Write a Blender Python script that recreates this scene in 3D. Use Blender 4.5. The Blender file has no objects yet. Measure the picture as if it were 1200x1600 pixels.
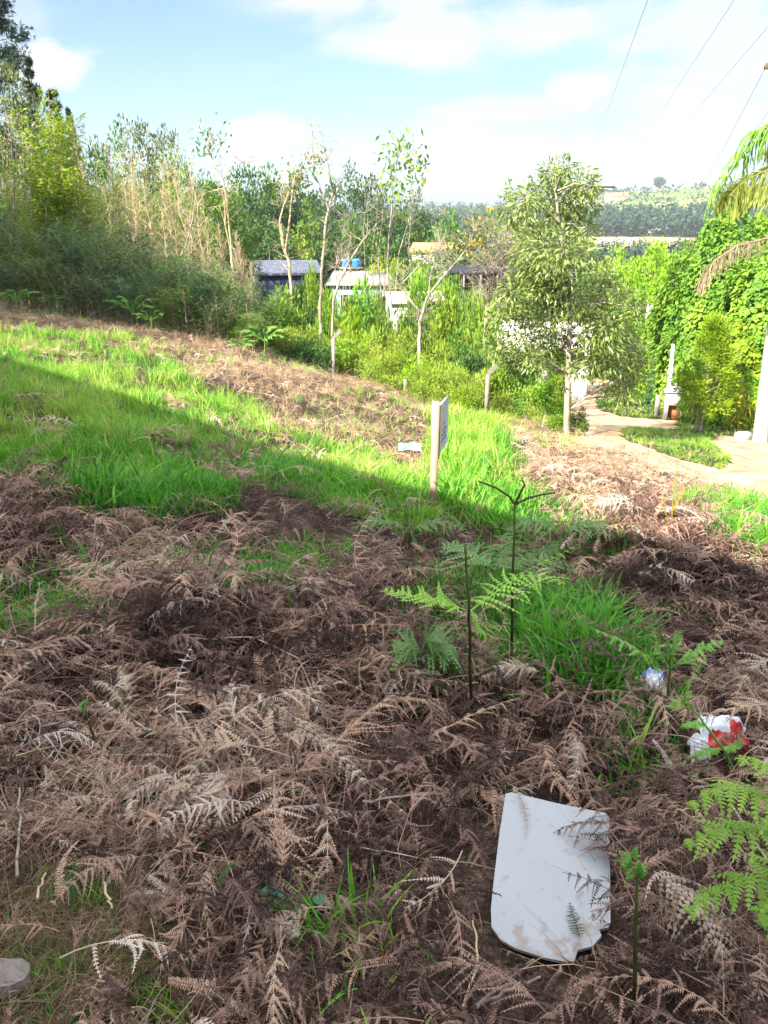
import bpy, math, random
import numpy as np
from mathutils import Vector, Euler
R = math.radians
D = bpy.data
scene = bpy.context.scene
COL = scene.collection

# ---------------------------------------------------------------- camera
PITCH, FPX, CZ = R(21.0), 1200.0, 1.62
cam = D.objects.new('camera', D.cameras.new('camera')); COL.objects.link(cam)
cam.location = (0, 0, CZ); cam.rotation_euler = (R(90) - PITCH, 0, 0)
cam.data.sensor_fit = 'HORIZONTAL'; cam.data.sensor_width = 36; cam.data.lens = 36 * FPX / 1200
cam.data.clip_start = 0.05; cam.data.clip_end = 12000
scene.camera = cam

# ---------------------------------------------------------------- sky, sun, exposure
SUN_EL = R(35)
SUN_H = np.array([0.70, 0.714])                       # horizontal travel of the light
SUN_STRENGTH, SKY_STRENGTH, EXPOSURE = 4.6, 0.05, 2.0
scene.view_settings.view_transform = 'Standard'; scene.view_settings.look = 'None'
scene.view_settings.gamma = 1; scene.view_settings.use_curve_mapping = False
scene.view_settings.exposure = EXPOSURE
try:
    scene.cycles.max_bounces = 6; scene.cycles.diffuse_bounces = 3; scene.cycles.transmission_bounces = 4
    scene.cycles.glossy_bounces = 2; scene.cycles.transparent_max_bounces = 6; scene.cycles.volume_bounces = 0
except Exception: pass
sl = D.lights.new('sun', 'SUN'); sl.energy = SUN_STRENGTH; sl.angle = R(0.5); sl.color = (1, .91, .77)
so = D.objects.new('sun', sl); COL.objects.link(so)
trav = Vector((SUN_H[0] * math.cos(SUN_EL), SUN_H[1] * math.cos(SUN_EL), -math.sin(SUN_EL)))
so.rotation_euler = trav.to_track_quat('-Z', 'Y').to_euler()

def nodes_of(nt):
    def N(t, **k):
        n = nt.nodes.new(t)
        for a, b in k.items(): setattr(n, a, b)
        return n
    def M(op, a, b=None, c=None, clamp=False):
        n = nt.nodes.new('ShaderNodeMath'); n.operation = op; n.use_clamp = clamp
        for i, v in enumerate((a, b, c)):
            if v is None: continue
            if isinstance(v, (int, float)): n.inputs[i].default_value = v
            else: nt.links.new(v, n.inputs[i])
        return n.outputs[0]
    return N, M, nt.links.new

def make_world():
    w = D.worlds.new('World'); scene.world = w; w.use_nodes = True
    nt = w.node_tree; nt.nodes.clear(); N, M, L = nodes_of(nt)
    out = N('ShaderNodeOutputWorld'); bg = N('ShaderNodeBackground'); bg.inputs[1].default_value = SKY_STRENGTH
    L(bg.outputs[0], out.inputs[0])
    sky = N('ShaderNodeTexSky'); sky.sky_type = 'NISHITA'; sky.sun_disc = False
    sky.sun_elevation = SUN_EL; sky.sun_rotation = math.atan2(-SUN_H[0], -SUN_H[1])
    sky.air_density = 1.0; sky.dust_density = 1.2; sky.ozone_density = 1.4
    tc = N('ShaderNodeTexCoord'); sp = N('ShaderNodeSeparateXYZ'); L(tc.outputs['Generated'], sp.inputs[0])
    x, y, z = sp.outputs
    az = M('ARCTAN2', x, y); el = M('ARCSINE', z)
    cb = N('ShaderNodeCombineXYZ'); L(M('DIVIDE', x, M('ADD', M('ABSOLUTE', z), .16)), cb.inputs[0])
    L(M('DIVIDE', y, M('ADD', M('ABSOLUTE', z), .16)), cb.inputs[1])
    def noise(scale, detail, vec, rough=.55, dist=0.0):
        n = N('ShaderNodeTexNoise'); n.inputs['Scale'].default_value = scale; n.inputs['Detail'].default_value = detail
        n.inputs['Roughness'].default_value = rough; n.inputs['Distortion'].default_value = dist
        L(vec, n.inputs['Vector']); return n.outputs[0]
    n1 = noise(1.6, 8, cb.outputs[0], .6, .4)           # streaky high cloud
    mp = N('ShaderNodeMapping'); L(tc.outputs['Generated'], mp.inputs[0]); mp.inputs['Scale'].default_value = (1, 1, 1.8)
    n2 = noise(9, 9, mp.outputs[0], .58)                # puffy low cloud
    tot = None
    def blob(a0, e0, ra, re, amp, src, lo, hi):
        nonlocal tot
        u = M('DIVIDE', M('SUBTRACT', az, R(a0)), R(ra)); v = M('DIVIDE', M('SUBTRACT', el, R(e0)), R(re))
        r2 = M('ADD', M('MULTIPLY', u, u), M('MULTIPLY', v, v))
        g = M('POWER', 2.718, M('MULTIPLY', r2, -1.0))
        s = M('DIVIDE', M('SUBTRACT', M('ADD', g, M('MULTIPLY', M('SUBTRACT', src, .5), 4.6 if src is n1 else 2.6)), lo), hi - lo, clamp=True)
        s = M('MULTIPLY', M('MULTIPLY', s, M('MULTIPLY', g, 3.0, clamp=True)), amp); tot = s if tot is None else M('MAXIMUM', tot, s)
    blob(5, 11.0, 8, 1.9, .95, n1, .0, .7)             # high streaky band over the middle
    blob(1, 12.6, 7, 1.2, .95, n1, .0, .7)
    blob(-21.0, 8.7, 3.4, 1.3, 1.0, n2, .35, .75)         # puff on the left
    blob(-24, 10.5, 3.0, 2.0, .6, n2, .3, .9)
    blob(-8.3, 4.9, 2.6, 1.5, 1.0, n2, .35, .75)          # puff over the trees
    blob(12.5, 7.4, 2.6, 1.1, 1.0, n2, .35, .75)
    blob(22, 5.8, 8, 2.2, .9, n2, .3, .9)
    blob(9, 3.2, 16, 2.6, .75, n2, .3, 1.0)               # low bank on the right
    blob(20, 9.8, 9, 3.4, .85, n1, .1, .9)
    blob(8, 6.6, 8, .8, .7, n1, .1, .9)
    blob(-12, 14.5, 9, 1.2, .35, n1, .4, 1.0)
    g2 = M('MULTIPLY', M('SUBTRACT', n1, .52), 2.2, clamp=True)   # clouds elsewhere on the dome
    hz = M('SUBTRACT', 1.0, M('MULTIPLY', el, 3.6), clamp=True)   # pale veil towards the horizon
    tot = M('MAXIMUM', tot, M('MULTIPLY', g2, .35))
    lift = N('ShaderNodeMixRGB'); lift.blend_type = 'MULTIPLY'; lift.inputs[0].default_value = 1
    L(sky.outputs[0], lift.inputs[1]); lift.inputs[2].default_value = (.80, .97, 1.18, 1)
    ve = N('ShaderNodeMixRGB'); L(M('ADD', M('MULTIPLY', hz, .42), .02), ve.inputs[0]); L(lift.outputs[0], ve.inputs[1]); ve.inputs[2].default_value = (3.2, 4.0, 4.8, 1)
    mx = N('ShaderNodeMixRGB'); L(tot, mx.inputs[0]); L(ve.outputs[0], mx.inputs[1]); mx.inputs[2].default_value = (4.6, 4.85, 5.1, 1)
    n3 = noise(1.1, 5, cb.outputs[0], .6)                         # broken bright cloud added overhead, out of view, as fill light for the shade
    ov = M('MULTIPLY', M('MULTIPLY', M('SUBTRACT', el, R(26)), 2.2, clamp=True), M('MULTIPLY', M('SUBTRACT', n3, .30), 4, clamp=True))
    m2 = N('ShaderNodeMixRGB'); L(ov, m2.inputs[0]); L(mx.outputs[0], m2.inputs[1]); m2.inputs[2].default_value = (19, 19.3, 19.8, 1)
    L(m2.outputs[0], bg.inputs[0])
make_world()

# ---------------------------------------------------------------- maths helpers
cp, sp_ = math.cos(PITCH), math.sin(PITCH)
def ray(px, py):
    a = (px - 600) / FPX; b = (800 - py) / FPX
    return np.array([a, cp + b * sp_, -sp_ + b * cp])
def P(px, py, Y):
    d = ray(px, py); return np.array([0, 0, CZ]) + d * (Y / d[1])
def proj(p):
    p = np.asarray(p, float); x, y, z = p[..., 0], p[..., 1], p[..., 2] - CZ
    f = y * cp - z * sp_; u = y * sp_ + z * cp
    f = np.where(f < .05, .05, f)
    return 600 + FPX * x / f, 800 - FPX * u / f, f
def sstep(a, b, x):
    t = np.clip((np.asarray(x, float) - a) / (b - a), 0, 1); return t * t * (3 - 2 * t)
_hr = np.random.default_rng(7); _tab = _hr.random((64, 64))
def vnoise(x, y):
    x = np.asarray(x, float); y = np.asarray(y, float)
    xi = np.floor(x).astype(int); yi = np.floor(y).astype(int); fx = x - xi; fy = y - yi
    fx = fx * fx * (3 - 2 * fx); fy = fy * fy * (3 - 2 * fy)
    g = lambda i, j: _tab[i % 64, j % 64]
    return (g(xi, yi) * (1 - fx) + g(xi + 1, yi) * fx) * (1 - fy) + (g(xi, yi + 1) * (1 - fx) + g(xi + 1, yi + 1) * fx) * fy
def fbm(x, y, o=4):
    s = 0; a = .5
    for k in range(o): s = s + a * vnoise(x * 2 ** k + 17 * k, y * 2 ** k + 31 * k); a *= .5
    return s / (1 - .5 ** o)

# ---------------------------------------------------------------- terrain
CTRL = [(600,1600,1.15),(0,1600,1.2),(1200,1600,1.15),(600,1400,1.5),(0,1400,1.55),(1200,1400,1.5),(600,1200,2.02),(0,1200,2.1),
 (1200,1200,2.05),(600,1000,3.0),(0,1000,3.05),(1200,1000,3.05),(600,900,3.9),(0,880,4.0),(0,760,5.2),(0,640,7.5),(0,550,11.3),(0,500,15.5),
 (0,470,20),(300,800,4.9),(300,690,7),(300,600,11),(300,530,17),(400,545,17.5),(460,570,17.5),(520,590,17),(632,620,16.5),(765,655,15.5),
 (760,700,10.5),(600,700,10),(600,750,7),(600,800,5.2),(1000,800,5.5),(1000,720,9),(1000,700,10.5),(1000,688,14.5),(1100,745,8),(1150,770,10.2),
 (1080,720,12.8),(1200,835,5.6),(1200,900,4),(1150,690,17),(1045,655,21),(930,650,21),(930,605,34),(885,685,14.2),(1195,690,17.5),(1200,760,11)]
WPT = [(0,30,-4.4),(0,60,-5.4),(-15,45,-3.4),(-30,30,-.6),(-30,60,-4),(20,32,-5.6),(24,60,-7),(-40,0,2.5),(30,10,-3.6),(20,-10,-1.2),(0,-10,.5),
 (-20,-10,2.0),(-14,6,.4),(13,20,-3.4),(16,14,-3.2),(-60,60,0),(60,60,-7),(60,0,-4),(0,85,-6.5),(45,90,-9),(-45,90,-5),(-3,25,-3.2),(9,42,-6.2),(0,-40,2),(-60,-30,5),(50,-40,-3)]
_c = np.array([P(*c) for c in CTRL] + [np.array(w, float) for w in WPT])
_cx, _cz = _c[:, :2], _c[:, 2]
def _tps(r2): return np.where(r2 > 1e-9, r2 * np.log(np.maximum(r2, 1e-9)), 0)
_n = len(_c); _K = _tps(((_cx[:, None] - _cx[None]) ** 2).sum(-1)) + np.eye(_n) * .6
_A = np.zeros((_n + 3, _n + 3)); _A[:_n, :_n] = _K; _A[:_n, _n] = 1; _A[:_n, _n + 1:] = _cx; _A[_n, :_n] = 1; _A[_n + 1:, :_n] = _cx.T
_w = np.linalg.solve(_A, np.concatenate([_cz, np.zeros(3)]))
def H(x, y):
    x = np.asarray(x, float); y = np.asarray(y, float); sh = x.shape; x = x.ravel(); y = y.ravel()
    z = np.zeros_like(x)
    for k in range(0, len(x), 20000):
        s = slice(k, k + 20000); q = np.stack([x[s], y[s]], -1)
        near = _tps(((q[:, None] - _cx[None]) ** 2).sum(-1)) @ _w[:_n] + _w[_n] + q @ _w[_n + 1:]
        r = np.hypot(x[s], y[s]); az = np.degrees(np.arctan2(x[s], y[s]))
        ridge = 9 + 18 * sstep(5, 16, az) + 14 * sstep(0, -25, az) + 3 * np.sin(az * .35)
        far = -9 + (ridge + 9) * sstep(330, 900, r) + 3 * (fbm(x[s] / 90, y[s] / 90, 3) - .5) * sstep(80, 300, r)
        far = far + 7 * sstep(-2, -16, az) * sstep(70, 130, r)
        far = np.where(y[s] < 0, -4, far)
        b = sstep(58, 95, r); h = near * (1 - b) + far * b
        d = np.hypot(x[s], y[s] - 2)
        amp = .40 * sstep(25, 6, d)
        h = h + amp * (fbm(x[s] * .95 + 3.3, y[s] * .95, 3) - .5)
        for mx_, my_, mh, mr in ((-1.9, 4.3, .24, .7), (-.45, 3.0, .20, .55), (1.5, 3.95, .20, .6), (-.85, 5.0, .18, .6), (.95, 2.75, .08, .4), (-.95, 2.05, -.10, .28), (-.2, 1.75, .07, .35), (2.9, 3.2, .15, .6)):
            h = h + mh * np.exp(-((x[s] - mx_) ** 2 + (y[s] - my_) ** 2) / mr ** 2)
        z[s] = h
    return z.reshape(sh)
def G(px, py):
    d = ray(px, py); t = np.geomspace(.8, 900, 1400); q = np.array([0, 0, CZ]) + d * t[:, None]
    below = q[:, 2] < H(q[:, 0], q[:, 1]); i = int(np.argmax(below)) if below.any() else len(t) - 1
    a, b = t[max(i - 1, 0)], t[i]
    for _ in range(14):
        m = .5 * (a + b); p = np.array([0, 0, CZ]) + d * m
        if p[2] < float(H(p[0], p[1])): b = m
        else: a = m
    return np.array([0, 0, CZ]) + d * b
def ground_at(px, Y):
    x = P(px, 500, Y)[0]
    for _ in range(6):                                   # the column px at depth Y, on the ground
        z = float(H(x, Y)); f = Y * cp - (z - CZ) * sp_; x = (px - 600) / FPX * f
    return np.array([x, Y, float(H(x, Y))])
def crown_at(px, top, Y):
    g = ground_at(px, Y); b = proj(g)[1]; x = P(px, .65 * top + .35 * float(b), Y)[0]
    return np.array([x, Y, float(H(x, Y))])
def inpoly(px, py, poly):
    px = np.asarray(px); r = np.zeros(px.shape, bool); n = len(poly)
    for i in range(n):
        x1, y1 = poly[i]; x2, y2 = poly[(i + 1) % n]
        if y1 == y2: continue
        c = ((y1 > py) != (y2 > py)) & (px < (x2 - x1) * (py - y1) / (y2 - y1) + x1); r ^= c
    return r

# ---------------------------------------------------------------- mesh helpers
class MB:
    def __init__(s): s.v, s.q, s.t, s.n, s.tq, s.tt, s.mq, s.mt = [], [], [], 0, [], [], [], []
    def add(s, V, F, tint=0.5, mat=0):
        V = np.asarray(V, float).reshape(-1, 3); F = np.asarray(F, int); k = len(F)
        tint = np.broadcast_to(np.asarray(tint, float), (k,))
        if F.shape[1] == 4: s.q.append(F + s.n); s.tq.append(tint); s.mq.append(np.full(k, mat))
        else: s.t.append(F + s.n); s.tt.append(tint); s.mt.append(np.full(k, mat))
        s.v.append(V); s.n += len(V)
    def mesh(s, name, mats, smooth=False):
        me = D.meshes.new(name); V = np.concatenate(s.v)
        q = np.concatenate(s.q) if s.q else np.zeros((0, 4), int); t = np.concatenate(s.t) if s.t else np.zeros((0, 3), int)
        me.vertices.add(len(V)); me.vertices.foreach_set('co', V.astype(np.float32).ravel())
        li = np.concatenate([q.ravel(), t.ravel()]); me.loops.add(len(li)); me.loops.foreach_set('vertex_index', li.astype(np.int32))
        tot = np.concatenate([np.full(len(q), 4), np.full(len(t), 3)]); st = np.concatenate([[0], np.cumsum(tot)[:-1]])
        me.polygons.add(len(tot)); me.polygons.foreach_set('loop_start', st.astype(np.int32)); me.polygons.foreach_set('loop_total', tot.astype(np.int32))
        mi = np.concatenate(s.mq + s.mt); me.polygons.foreach_set('material_index', mi.astype(np.int32))
        if smooth: me.polygons.foreach_set('use_smooth', np.ones(len(tot), bool))
        a = me.attributes.new('tint', 'FLOAT', 'FACE'); a.data.foreach_set('value', np.concatenate(s.tq + s.tt).astype(np.float32))
        for m in (mats if isinstance(mats, (list, tuple)) else [mats]): me.materials.append(m)
        me.update(calc_edges=True); return me
    def obj(s, name, mats, parent=None, loc=None, smooth=False):
        o = D.objects.new(name, s.mesh(name, mats, smooth)); COL.objects.link(o)
        if parent is not None: o.parent = parent
        if loc is not None: o.location = loc
        return o
    def tube(s, path, rad, sides=6, tint=.5, mat=0, cap=False):
        p = np.asarray(path, float); n = len(p); rad = np.broadcast_to(np.asarray(rad, float), (n,))
        T = np.gradient(p, axis=0); T /= np.linalg.norm(T, axis=1)[:, None] + 1e-12
        ref = np.array([0, 0, 1.]) if abs(T[0, 2]) < .9 else np.array([1., 0, 0])
        U = np.zeros_like(p); u = np.cross(T[0], ref); u /= np.linalg.norm(u)
        for i in range(n):
            u = u - T[i] * (u @ T[i]); u /= np.linalg.norm(u) + 1e-12; U[i] = u
        W = np.cross(T, U); a = np.linspace(0, 2 * np.pi, sides, endpoint=False)
        V = p[:, None] + rad[:, None, None] * (np.cos(a)[None, :, None] * U[:, None] + np.sin(a)[None, :, None] * W[:, None])
        i, j = np.meshgrid(np.arange(n - 1), np.arange(sides), indexing='ij'); j2 = (j + 1) % sides
        F = np.stack([i * sides + j, i * sides + j2, (i + 1) * sides + j2, (i + 1) * sides + j], -1).reshape(-1, 4)
        s.add(V.reshape(-1, 3), F, tint, mat)
        if cap:
            for k in (0, n - 1):
                V2 = np.vstack([V[k], p[k][None]]); jj = np.arange(sides)
                s.add(V2, np.stack([jj, (jj + 1) % sides, np.full(sides, sides)], -1), tint, mat)
    def twigs(s, A, B, r0, r1, tint=.5, mat=0):
        A = np.asarray(A, float).reshape(-1, 3); B = np.asarray(B, float).reshape(-1, 3); n = len(A)
        if n == 0: return
        r0 = np.broadcast_to(np.asarray(r0, float), (n,)); r1 = np.broadcast_to(np.asarray(r1, float), (n,))
        T = B - A; T /= np.linalg.norm(T, axis=1)[:, None] + 1e-12
        ref = np.where(np.abs(T[:, 2:3]) < .9, np.array([[0, 0, 1.]]), np.array([[1., 0, 0]]))
        U = np.cross(T, ref); U /= np.linalg.norm(U, axis=1)[:, None] + 1e-12; W = np.cross(T, U); V = []
        for c, rr in ((A, r0), (B, r1)):
            for a in (0, 2.094, 4.189): V.append(c + rr[:, None] * (math.cos(a) * U + math.sin(a) * W))
        V = np.stack(V, 1).reshape(-1, 3); b = np.arange(n)[:, None] * 6
        F = np.concatenate([b + np.array([[0, 1, 4, 3]]), b + np.array([[1, 2, 5, 4]]), b + np.array([[2, 0, 3, 5]])])
        tt = np.tile(np.broadcast_to(np.asarray(tint, float), (n,)), 3); s.add(V, F, tt, mat)
    def leaves(s, C, Dr, Nn, L, W, tint=.5, mat=0, mid=.45):
        C = np.asarray(C, float); n = len(C)
        if n == 0: return
        Dr = Dr / (np.linalg.norm(Dr, axis=1)[:, None] + 1e-9); S = np.cross(Dr, Nn); S /= np.linalg.norm(S, axis=1)[:, None] + 1e-9
        up = np.cross(S, Dr); L = np.broadcast_to(L, (n,))[:, None]; W = np.broadcast_to(W, (n,))[:, None]
        m = C + Dr * L * mid + up * W * .12
        V = np.stack([C, m - S * W * .5, C + Dr * L, m + S * W * .5], 1).reshape(-1, 3)
        s.add(V, np.arange(n)[:, None] * 4 + np.arange(4)[None], tint, mat)
    def box(s, c, d, rotz=0, tint=.5, mat=0, taper=1.0):
        c = np.asarray(c, float); d = np.asarray(d, float) / 2
        V = np.array([[x, y, z] for z in (-1, 1) for x, y in ((-1, -1), (1, -1), (1, 1), (-1, 1))], float)
        V[4:, :2] *= taper; V *= d; cr, sr = math.cos(rotz), math.sin(rotz)
        V = np.stack([V[:, 0] * cr - V[:, 1] * sr, V[:, 0] * sr + V[:, 1] * cr, V[:, 2]], -1) + c
        s.add(V, [[0, 3, 2, 1], [4, 5, 6, 7], [0, 1, 5, 4], [1, 2, 6, 5], [2, 3, 7, 6], [3, 0, 4, 7]], tint, mat)
    def prism(s, pts, nrm, th, tint=.5, mat=0):
        p = np.asarray(pts, float); n = len(p); V = np.vstack([p, p - np.asarray(nrm) * th, p.mean(0)[None], (p.mean(0) - np.asarray(nrm) * th)[None]])
        i = np.arange(n); j = (i + 1) % n
        s.add(V, np.concatenate([np.stack([i, j, np.full(n, 2 * n)], -1), np.stack([j + n, i + n, np.full(n, 2 * n + 1)], -1)]), tint, mat)
        s.add(np.vstack([p, p - np.asarray(nrm) * th]), np.stack([i, i + n, j + n, j], -1), tint, mat)

def tag(o, label=None, cat=None, group=None, kind=None):
    if label: o['label'] = label
    if cat: o['category'] = cat
    if group: o['group'] = group
    if kind: o['kind'] = kind
    return o
def thing(name, label, cat, loc=(0, 0, 0), rz=0, group=None, scale=1):
    o = D.objects.new(name, None); COL.objects.link(o); o.location = loc; o.rotation_euler = (0, 0, rz)
    o.scale = (scale,) * 3 if np.isscalar(scale) else scale; o.empty_display_size = .2
    return tag(o, label, cat, group)
def dup(root, loc, rz=0, scale=1, label=None, group=None):
    r = root.copy(); COL.objects.link(r); r.location = loc; r.rotation_euler = (0, 0, rz)
    r.scale = (scale,) * 3 if np.isscalar(scale) else scale
    if label: r['label'] = label
    if group: r['group'] = group
    for ch in list(root.children):
        c = ch.copy(); COL.objects.link(c); c.parent = r
        for g in list(ch.children): d = g.copy(); COL.objects.link(d); d.parent = c
    return r
def unit(v): v = np.asarray(v, float); return v / (np.linalg.norm(v, axis=-1, keepdims=True) + 1e-12)

# ---------------------------------------------------------------- materials
def mat_leaf(name, a, b, trans=.35, rough=.55, spec=.25, hue=.03, patch=0.0):
    m = D.materials.new(name); m.use_nodes = True; nt = m.node_tree; nt.nodes.clear(); N, M, L = nodes_of(nt)
    at = N('ShaderNodeAttribute', attribute_name='tint'); oi = N('ShaderNodeObjectInfo')
    mx = N('ShaderNodeMixRGB'); L(at.outputs['Fac'], mx.inputs[0]); mx.inputs[1].default_value = (*a, 1); mx.inputs[2].default_value = (*b, 1)
    hs = N('ShaderNodeHueSaturation'); L(mx.outputs[0], hs.inputs['Color'])
    L(M('ADD', M('MULTIPLY', M('SUBTRACT', oi.outputs['Random'], .5), hue), .5), hs.inputs['Hue'])
    L(M('ADD', M('MULTIPLY', oi.outputs['Random'], .35), .82), hs.inputs['Value'])
    pr = N('ShaderNodeBsdfPrincipled'); L(hs.outputs[0], pr.inputs['Base Color']); pr.inputs['Roughness'].default_value = rough
    pr.inputs['Specular IOR Level'].default_value = spec
    tr = N('ShaderNodeBsdfTranslucent'); L(hs.outputs[0], tr.inputs[0]); ms = N('ShaderNodeMixShader'); ms.inputs[0].default_value = trans
    L(pr.outputs[0], ms.inputs[1]); L(tr.outputs[0], ms.inputs[2]); out = N('ShaderNodeOutputMaterial'); L(ms.outputs[0], out.inputs[0])
    return m
def mat_inst(name, stops, trans=.2, rough=.7, spec=.15):
    """scattered stuff: the colour comes from each instance's own tone"""
    m = D.materials.new(name); m.use_nodes = True; nt = m.node_tree; nt.nodes.clear(); N, M, L = nodes_of(nt)
    at = N('ShaderNodeAttribute', attribute_name='tone', attribute_type='INSTANCER'); ti = N('ShaderNodeAttribute', attribute_name='tint')
    f = M('ADD', at.outputs['Fac'], M('MULTIPLY', M('SUBTRACT', ti.outputs['Fac'], .5), .28))
    cr = N('ShaderNodeValToRGB'); L(f, cr.inputs[0]); e = cr.color_ramp.elements
    while len(e) < len(stops): e.new(.5)
    for k, (p, c) in enumerate(stops): e[k].position = p; e[k].color = (*c, 1)
    pr = N('ShaderNodeBsdfPrincipled'); L(cr.outputs[0], pr.inputs['Base Color']); pr.inputs['Roughness'].default_value = rough
    pr.inputs['Specular IOR Level'].default_value = spec
    tr = N('ShaderNodeBsdfTranslucent'); L(cr.outputs[0], tr.inputs[0]); ms = N('ShaderNodeMixShader'); ms.inputs[0].default_value = trans
    L(pr.outputs[0], ms.inputs[1]); L(tr.outputs[0], ms.inputs[2]); out = N('ShaderNodeOutputMaterial'); L(ms.outputs[0], out.inputs[0])
    return m
def mat_pr(name, a, b=None, scale=8, rough=.8, spec=.2, metal=0, bump=0, stretch=(1, 1, 1), lo=.35, hi=.65, detail=6):
    m = D.materials.new(name); m.use_nodes = True; nt = m.node_tree; nt.nodes.clear(); N, M, L = nodes_of(nt)
    tc = N('ShaderNodeTexCoord'); mp = N('ShaderNodeMapping'); L(tc.outputs['Object'], mp.inputs[0]); mp.inputs['Scale'].default_value = stretch
    ns = N('ShaderNodeTexNoise'); L(mp.outputs[0], ns.inputs['Vector']); ns.inputs['Scale'].default_value = scale; ns.inputs['Detail'].default_value = detail
    cr = N('ShaderNodeValToRGB'); L(ns.outputs[0], cr.inputs[0]); e = cr.color_ramp.elements
    e[0].position = lo; e[0].color = (*a, 1); e[1].position = hi; e[1].color = (*(b or a), 1)
    pr = N('ShaderNodeBsdfPrincipled'); L(cr.outputs[0], pr.inputs['Base Color']); pr.inputs['Roughness'].default_value = rough
    pr.inputs['Specular IOR Level'].default_value = spec; pr.inputs['Metallic'].default_value = metal
    if bump:
        bp = N('ShaderNodeBump'); bp.inputs['Strength'].default_value = bump; bp.inputs['Distance'].default_value = .02; L(ns.outputs[0], bp.inputs['Height']); L(bp.outputs[0], pr.inputs['Normal'])
    out = N('ShaderNodeOutputMaterial'); L(pr.outputs[0], out.inputs[0]); return m

MT = dict(
 pale_bark=mat_pr('pale_bark', (.17, .14, .105), (.42, .37, .30), 14, .85, .1, bump=.3, stretch=(1, 1, .3)),
 brown_bark=mat_pr('brown_bark', (.10, .075, .05), (.24, .19, .14), 12, .9, .1, bump=.4, stretch=(1, 1, .3)),
 dry_stem=mat_pr('dry_stem', (.36, .28, .17), (.52, .42, .28), 10, .85, .1),
 stalk=mat_leaf('stalk', (.016, .012, .009), (.11, .13, .03), 0, .5, .3, hue=0),
 leaf_dark=mat_leaf('leaf_dark', (.028, .072, .014), (.07, .135, .028), .25),
 leaf_mid=mat_leaf('leaf_mid', (.065, .16, .018), (.16, .27, .035), .3),
 leaf_lime=mat_leaf('leaf_lime', (.16, .30, .012), (.32, .46, .025), .4),
 leaf_vine=mat_leaf('leaf_vine', (.10, .22, .018), (.28, .42, .04), .35),
 leaf_olive=mat_leaf('leaf_olive', (.075, .125, .025), (.25, .28, .11), .28, .4, .4),
 leaf_fresh=mat_leaf('leaf_fresh', (.09, .18, .025), (.36, .45, .15), .3, .4, .4),
 leaf_far=mat_leaf('leaf_far', (.018, .045, .024), (.04, .075, .04), .1),
 leaf_grey=mat_leaf('leaf_grey', (.05, .14, .05), (.11, .23, .09), .3),
 leaf_yellow=mat_leaf('leaf_yellow', (.30, .26, .02), (.5, .30, .03), .4),
 leaf_bamboo=mat_leaf('leaf_bamboo', (.16, .24, .025), (.36, .42, .10), .4),
 leaf_dry=mat_leaf('leaf_dry', (.26, .20, .12), (.42, .34, .22), .3),
 leaf_scrub=mat_leaf('leaf_scrub', (.15, .25, .02), (.35, .42, .06), .35),
 fern=mat_leaf('fern', (.13, .31, .045), (.27, .47, .10), .35),
 fern_lime=mat_leaf('fern_lime', (.20, .42, .045), (.34, .56, .09), .35),
 fern_grey=mat_leaf('fern_grey', (.09, .19, .05), (.21, .33, .11), .35),
 needle=mat_leaf('needle', (.012, .032, .022), (.035, .065, .03), .1),
 dead=mat_leaf('dead_fern', (.22, .15, .10), (.50, .42, .34), .2, .8, .1),
 concrete=mat_pr('concrete', (.15, .135, .115), (.27, .25, .215), 6, .9, .1, bump=.15),
 pale_concrete=mat_pr('pale_concrete', (.32, .30, .26), (.46, .43, .38), 5, .9, .1, bump=.15),
 white=mat_pr('white_paint', (.52, .52, .50), (.66, .66, .64), 3, .8, .2),
)

# ---------------------------------------------------------------- ground and road
ROAD = [(1260,815),(1100,800),(1085,770),(1040,740),(970,705),(905,692),(890,655),(880,620),(900,600),(930,592),(960,596),(930,622),(935,640),(965,648),
        (1065,660),(1050,672),(975,668),(965,680),(1010,700),(1075,722),(1130,735),(1142,715),(1108,690),(1120,680),(1260,690)]
ISLAND = [(1085,698),(1125,708),(1125,718),(1085,716),(1035,700),(990,688),(985,676),(1050,670),(1105,674)]
GRASS_POLY = [
 ([(-400,545),(60,560),(140,600),(230,640),(330,668),(395,690),(370,745),(335,800),(230,822),(140,800),(100,745),(-400,760)], 1.0),
 ([(360,680),(470,695),(560,715),(660,760),(700,800),(640,850),(560,825),(500,800),(410,765)], 1.0),
 ([(690,640),(770,650),(800,720),(800,770),(850,790),(960,840),(900,850),(760,830),(690,790),(680,740)], 1.0),
 ([(450,1400),(620,1380),(640,1600),(420,1600)], .16),
 ([(840,840),(1000,850),(1010,930),(880,930)], .4),
 ([(-200,500),(120,520),(330,590),(400,640),(440,690),(390,690),(140,598),(-200,555)], .68),
 ([(-60,915),(60,900),(150,920),(130,1000),(40,1030),(-60,1020)], 1.0),
 ([(330,880),(430,855),(530,870),(520,920),(420,940),(340,920)], 1.0),
 ([(230,880),(320,850),(345,880),(320,945),(230,940)], .55),
 ([(790,940),(960,960),(1000,1030),(960,1080),(880,1080),(800,1010)], .95),
 ([(930,1110),(1040,1100),(1075,1190),(1040,1240),(950,1230)], .9),
 ([(1060,790),(1300,790),(1300,930),(1180,895),(1110,845)], .95),
 ([(740,860),(830,840),(860,960),(800,1010),(740,960)], .45),
 ([(600,960),(790,930),(800,1060),(650,1100)], .6),
 ([(-100,1310),(60,1360),(240,1400),(300,1600),(200,1660),(-100,1660)], .8),
 ([(560,800),(700,820),(720,850),(600,850)], .5),
]
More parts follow.
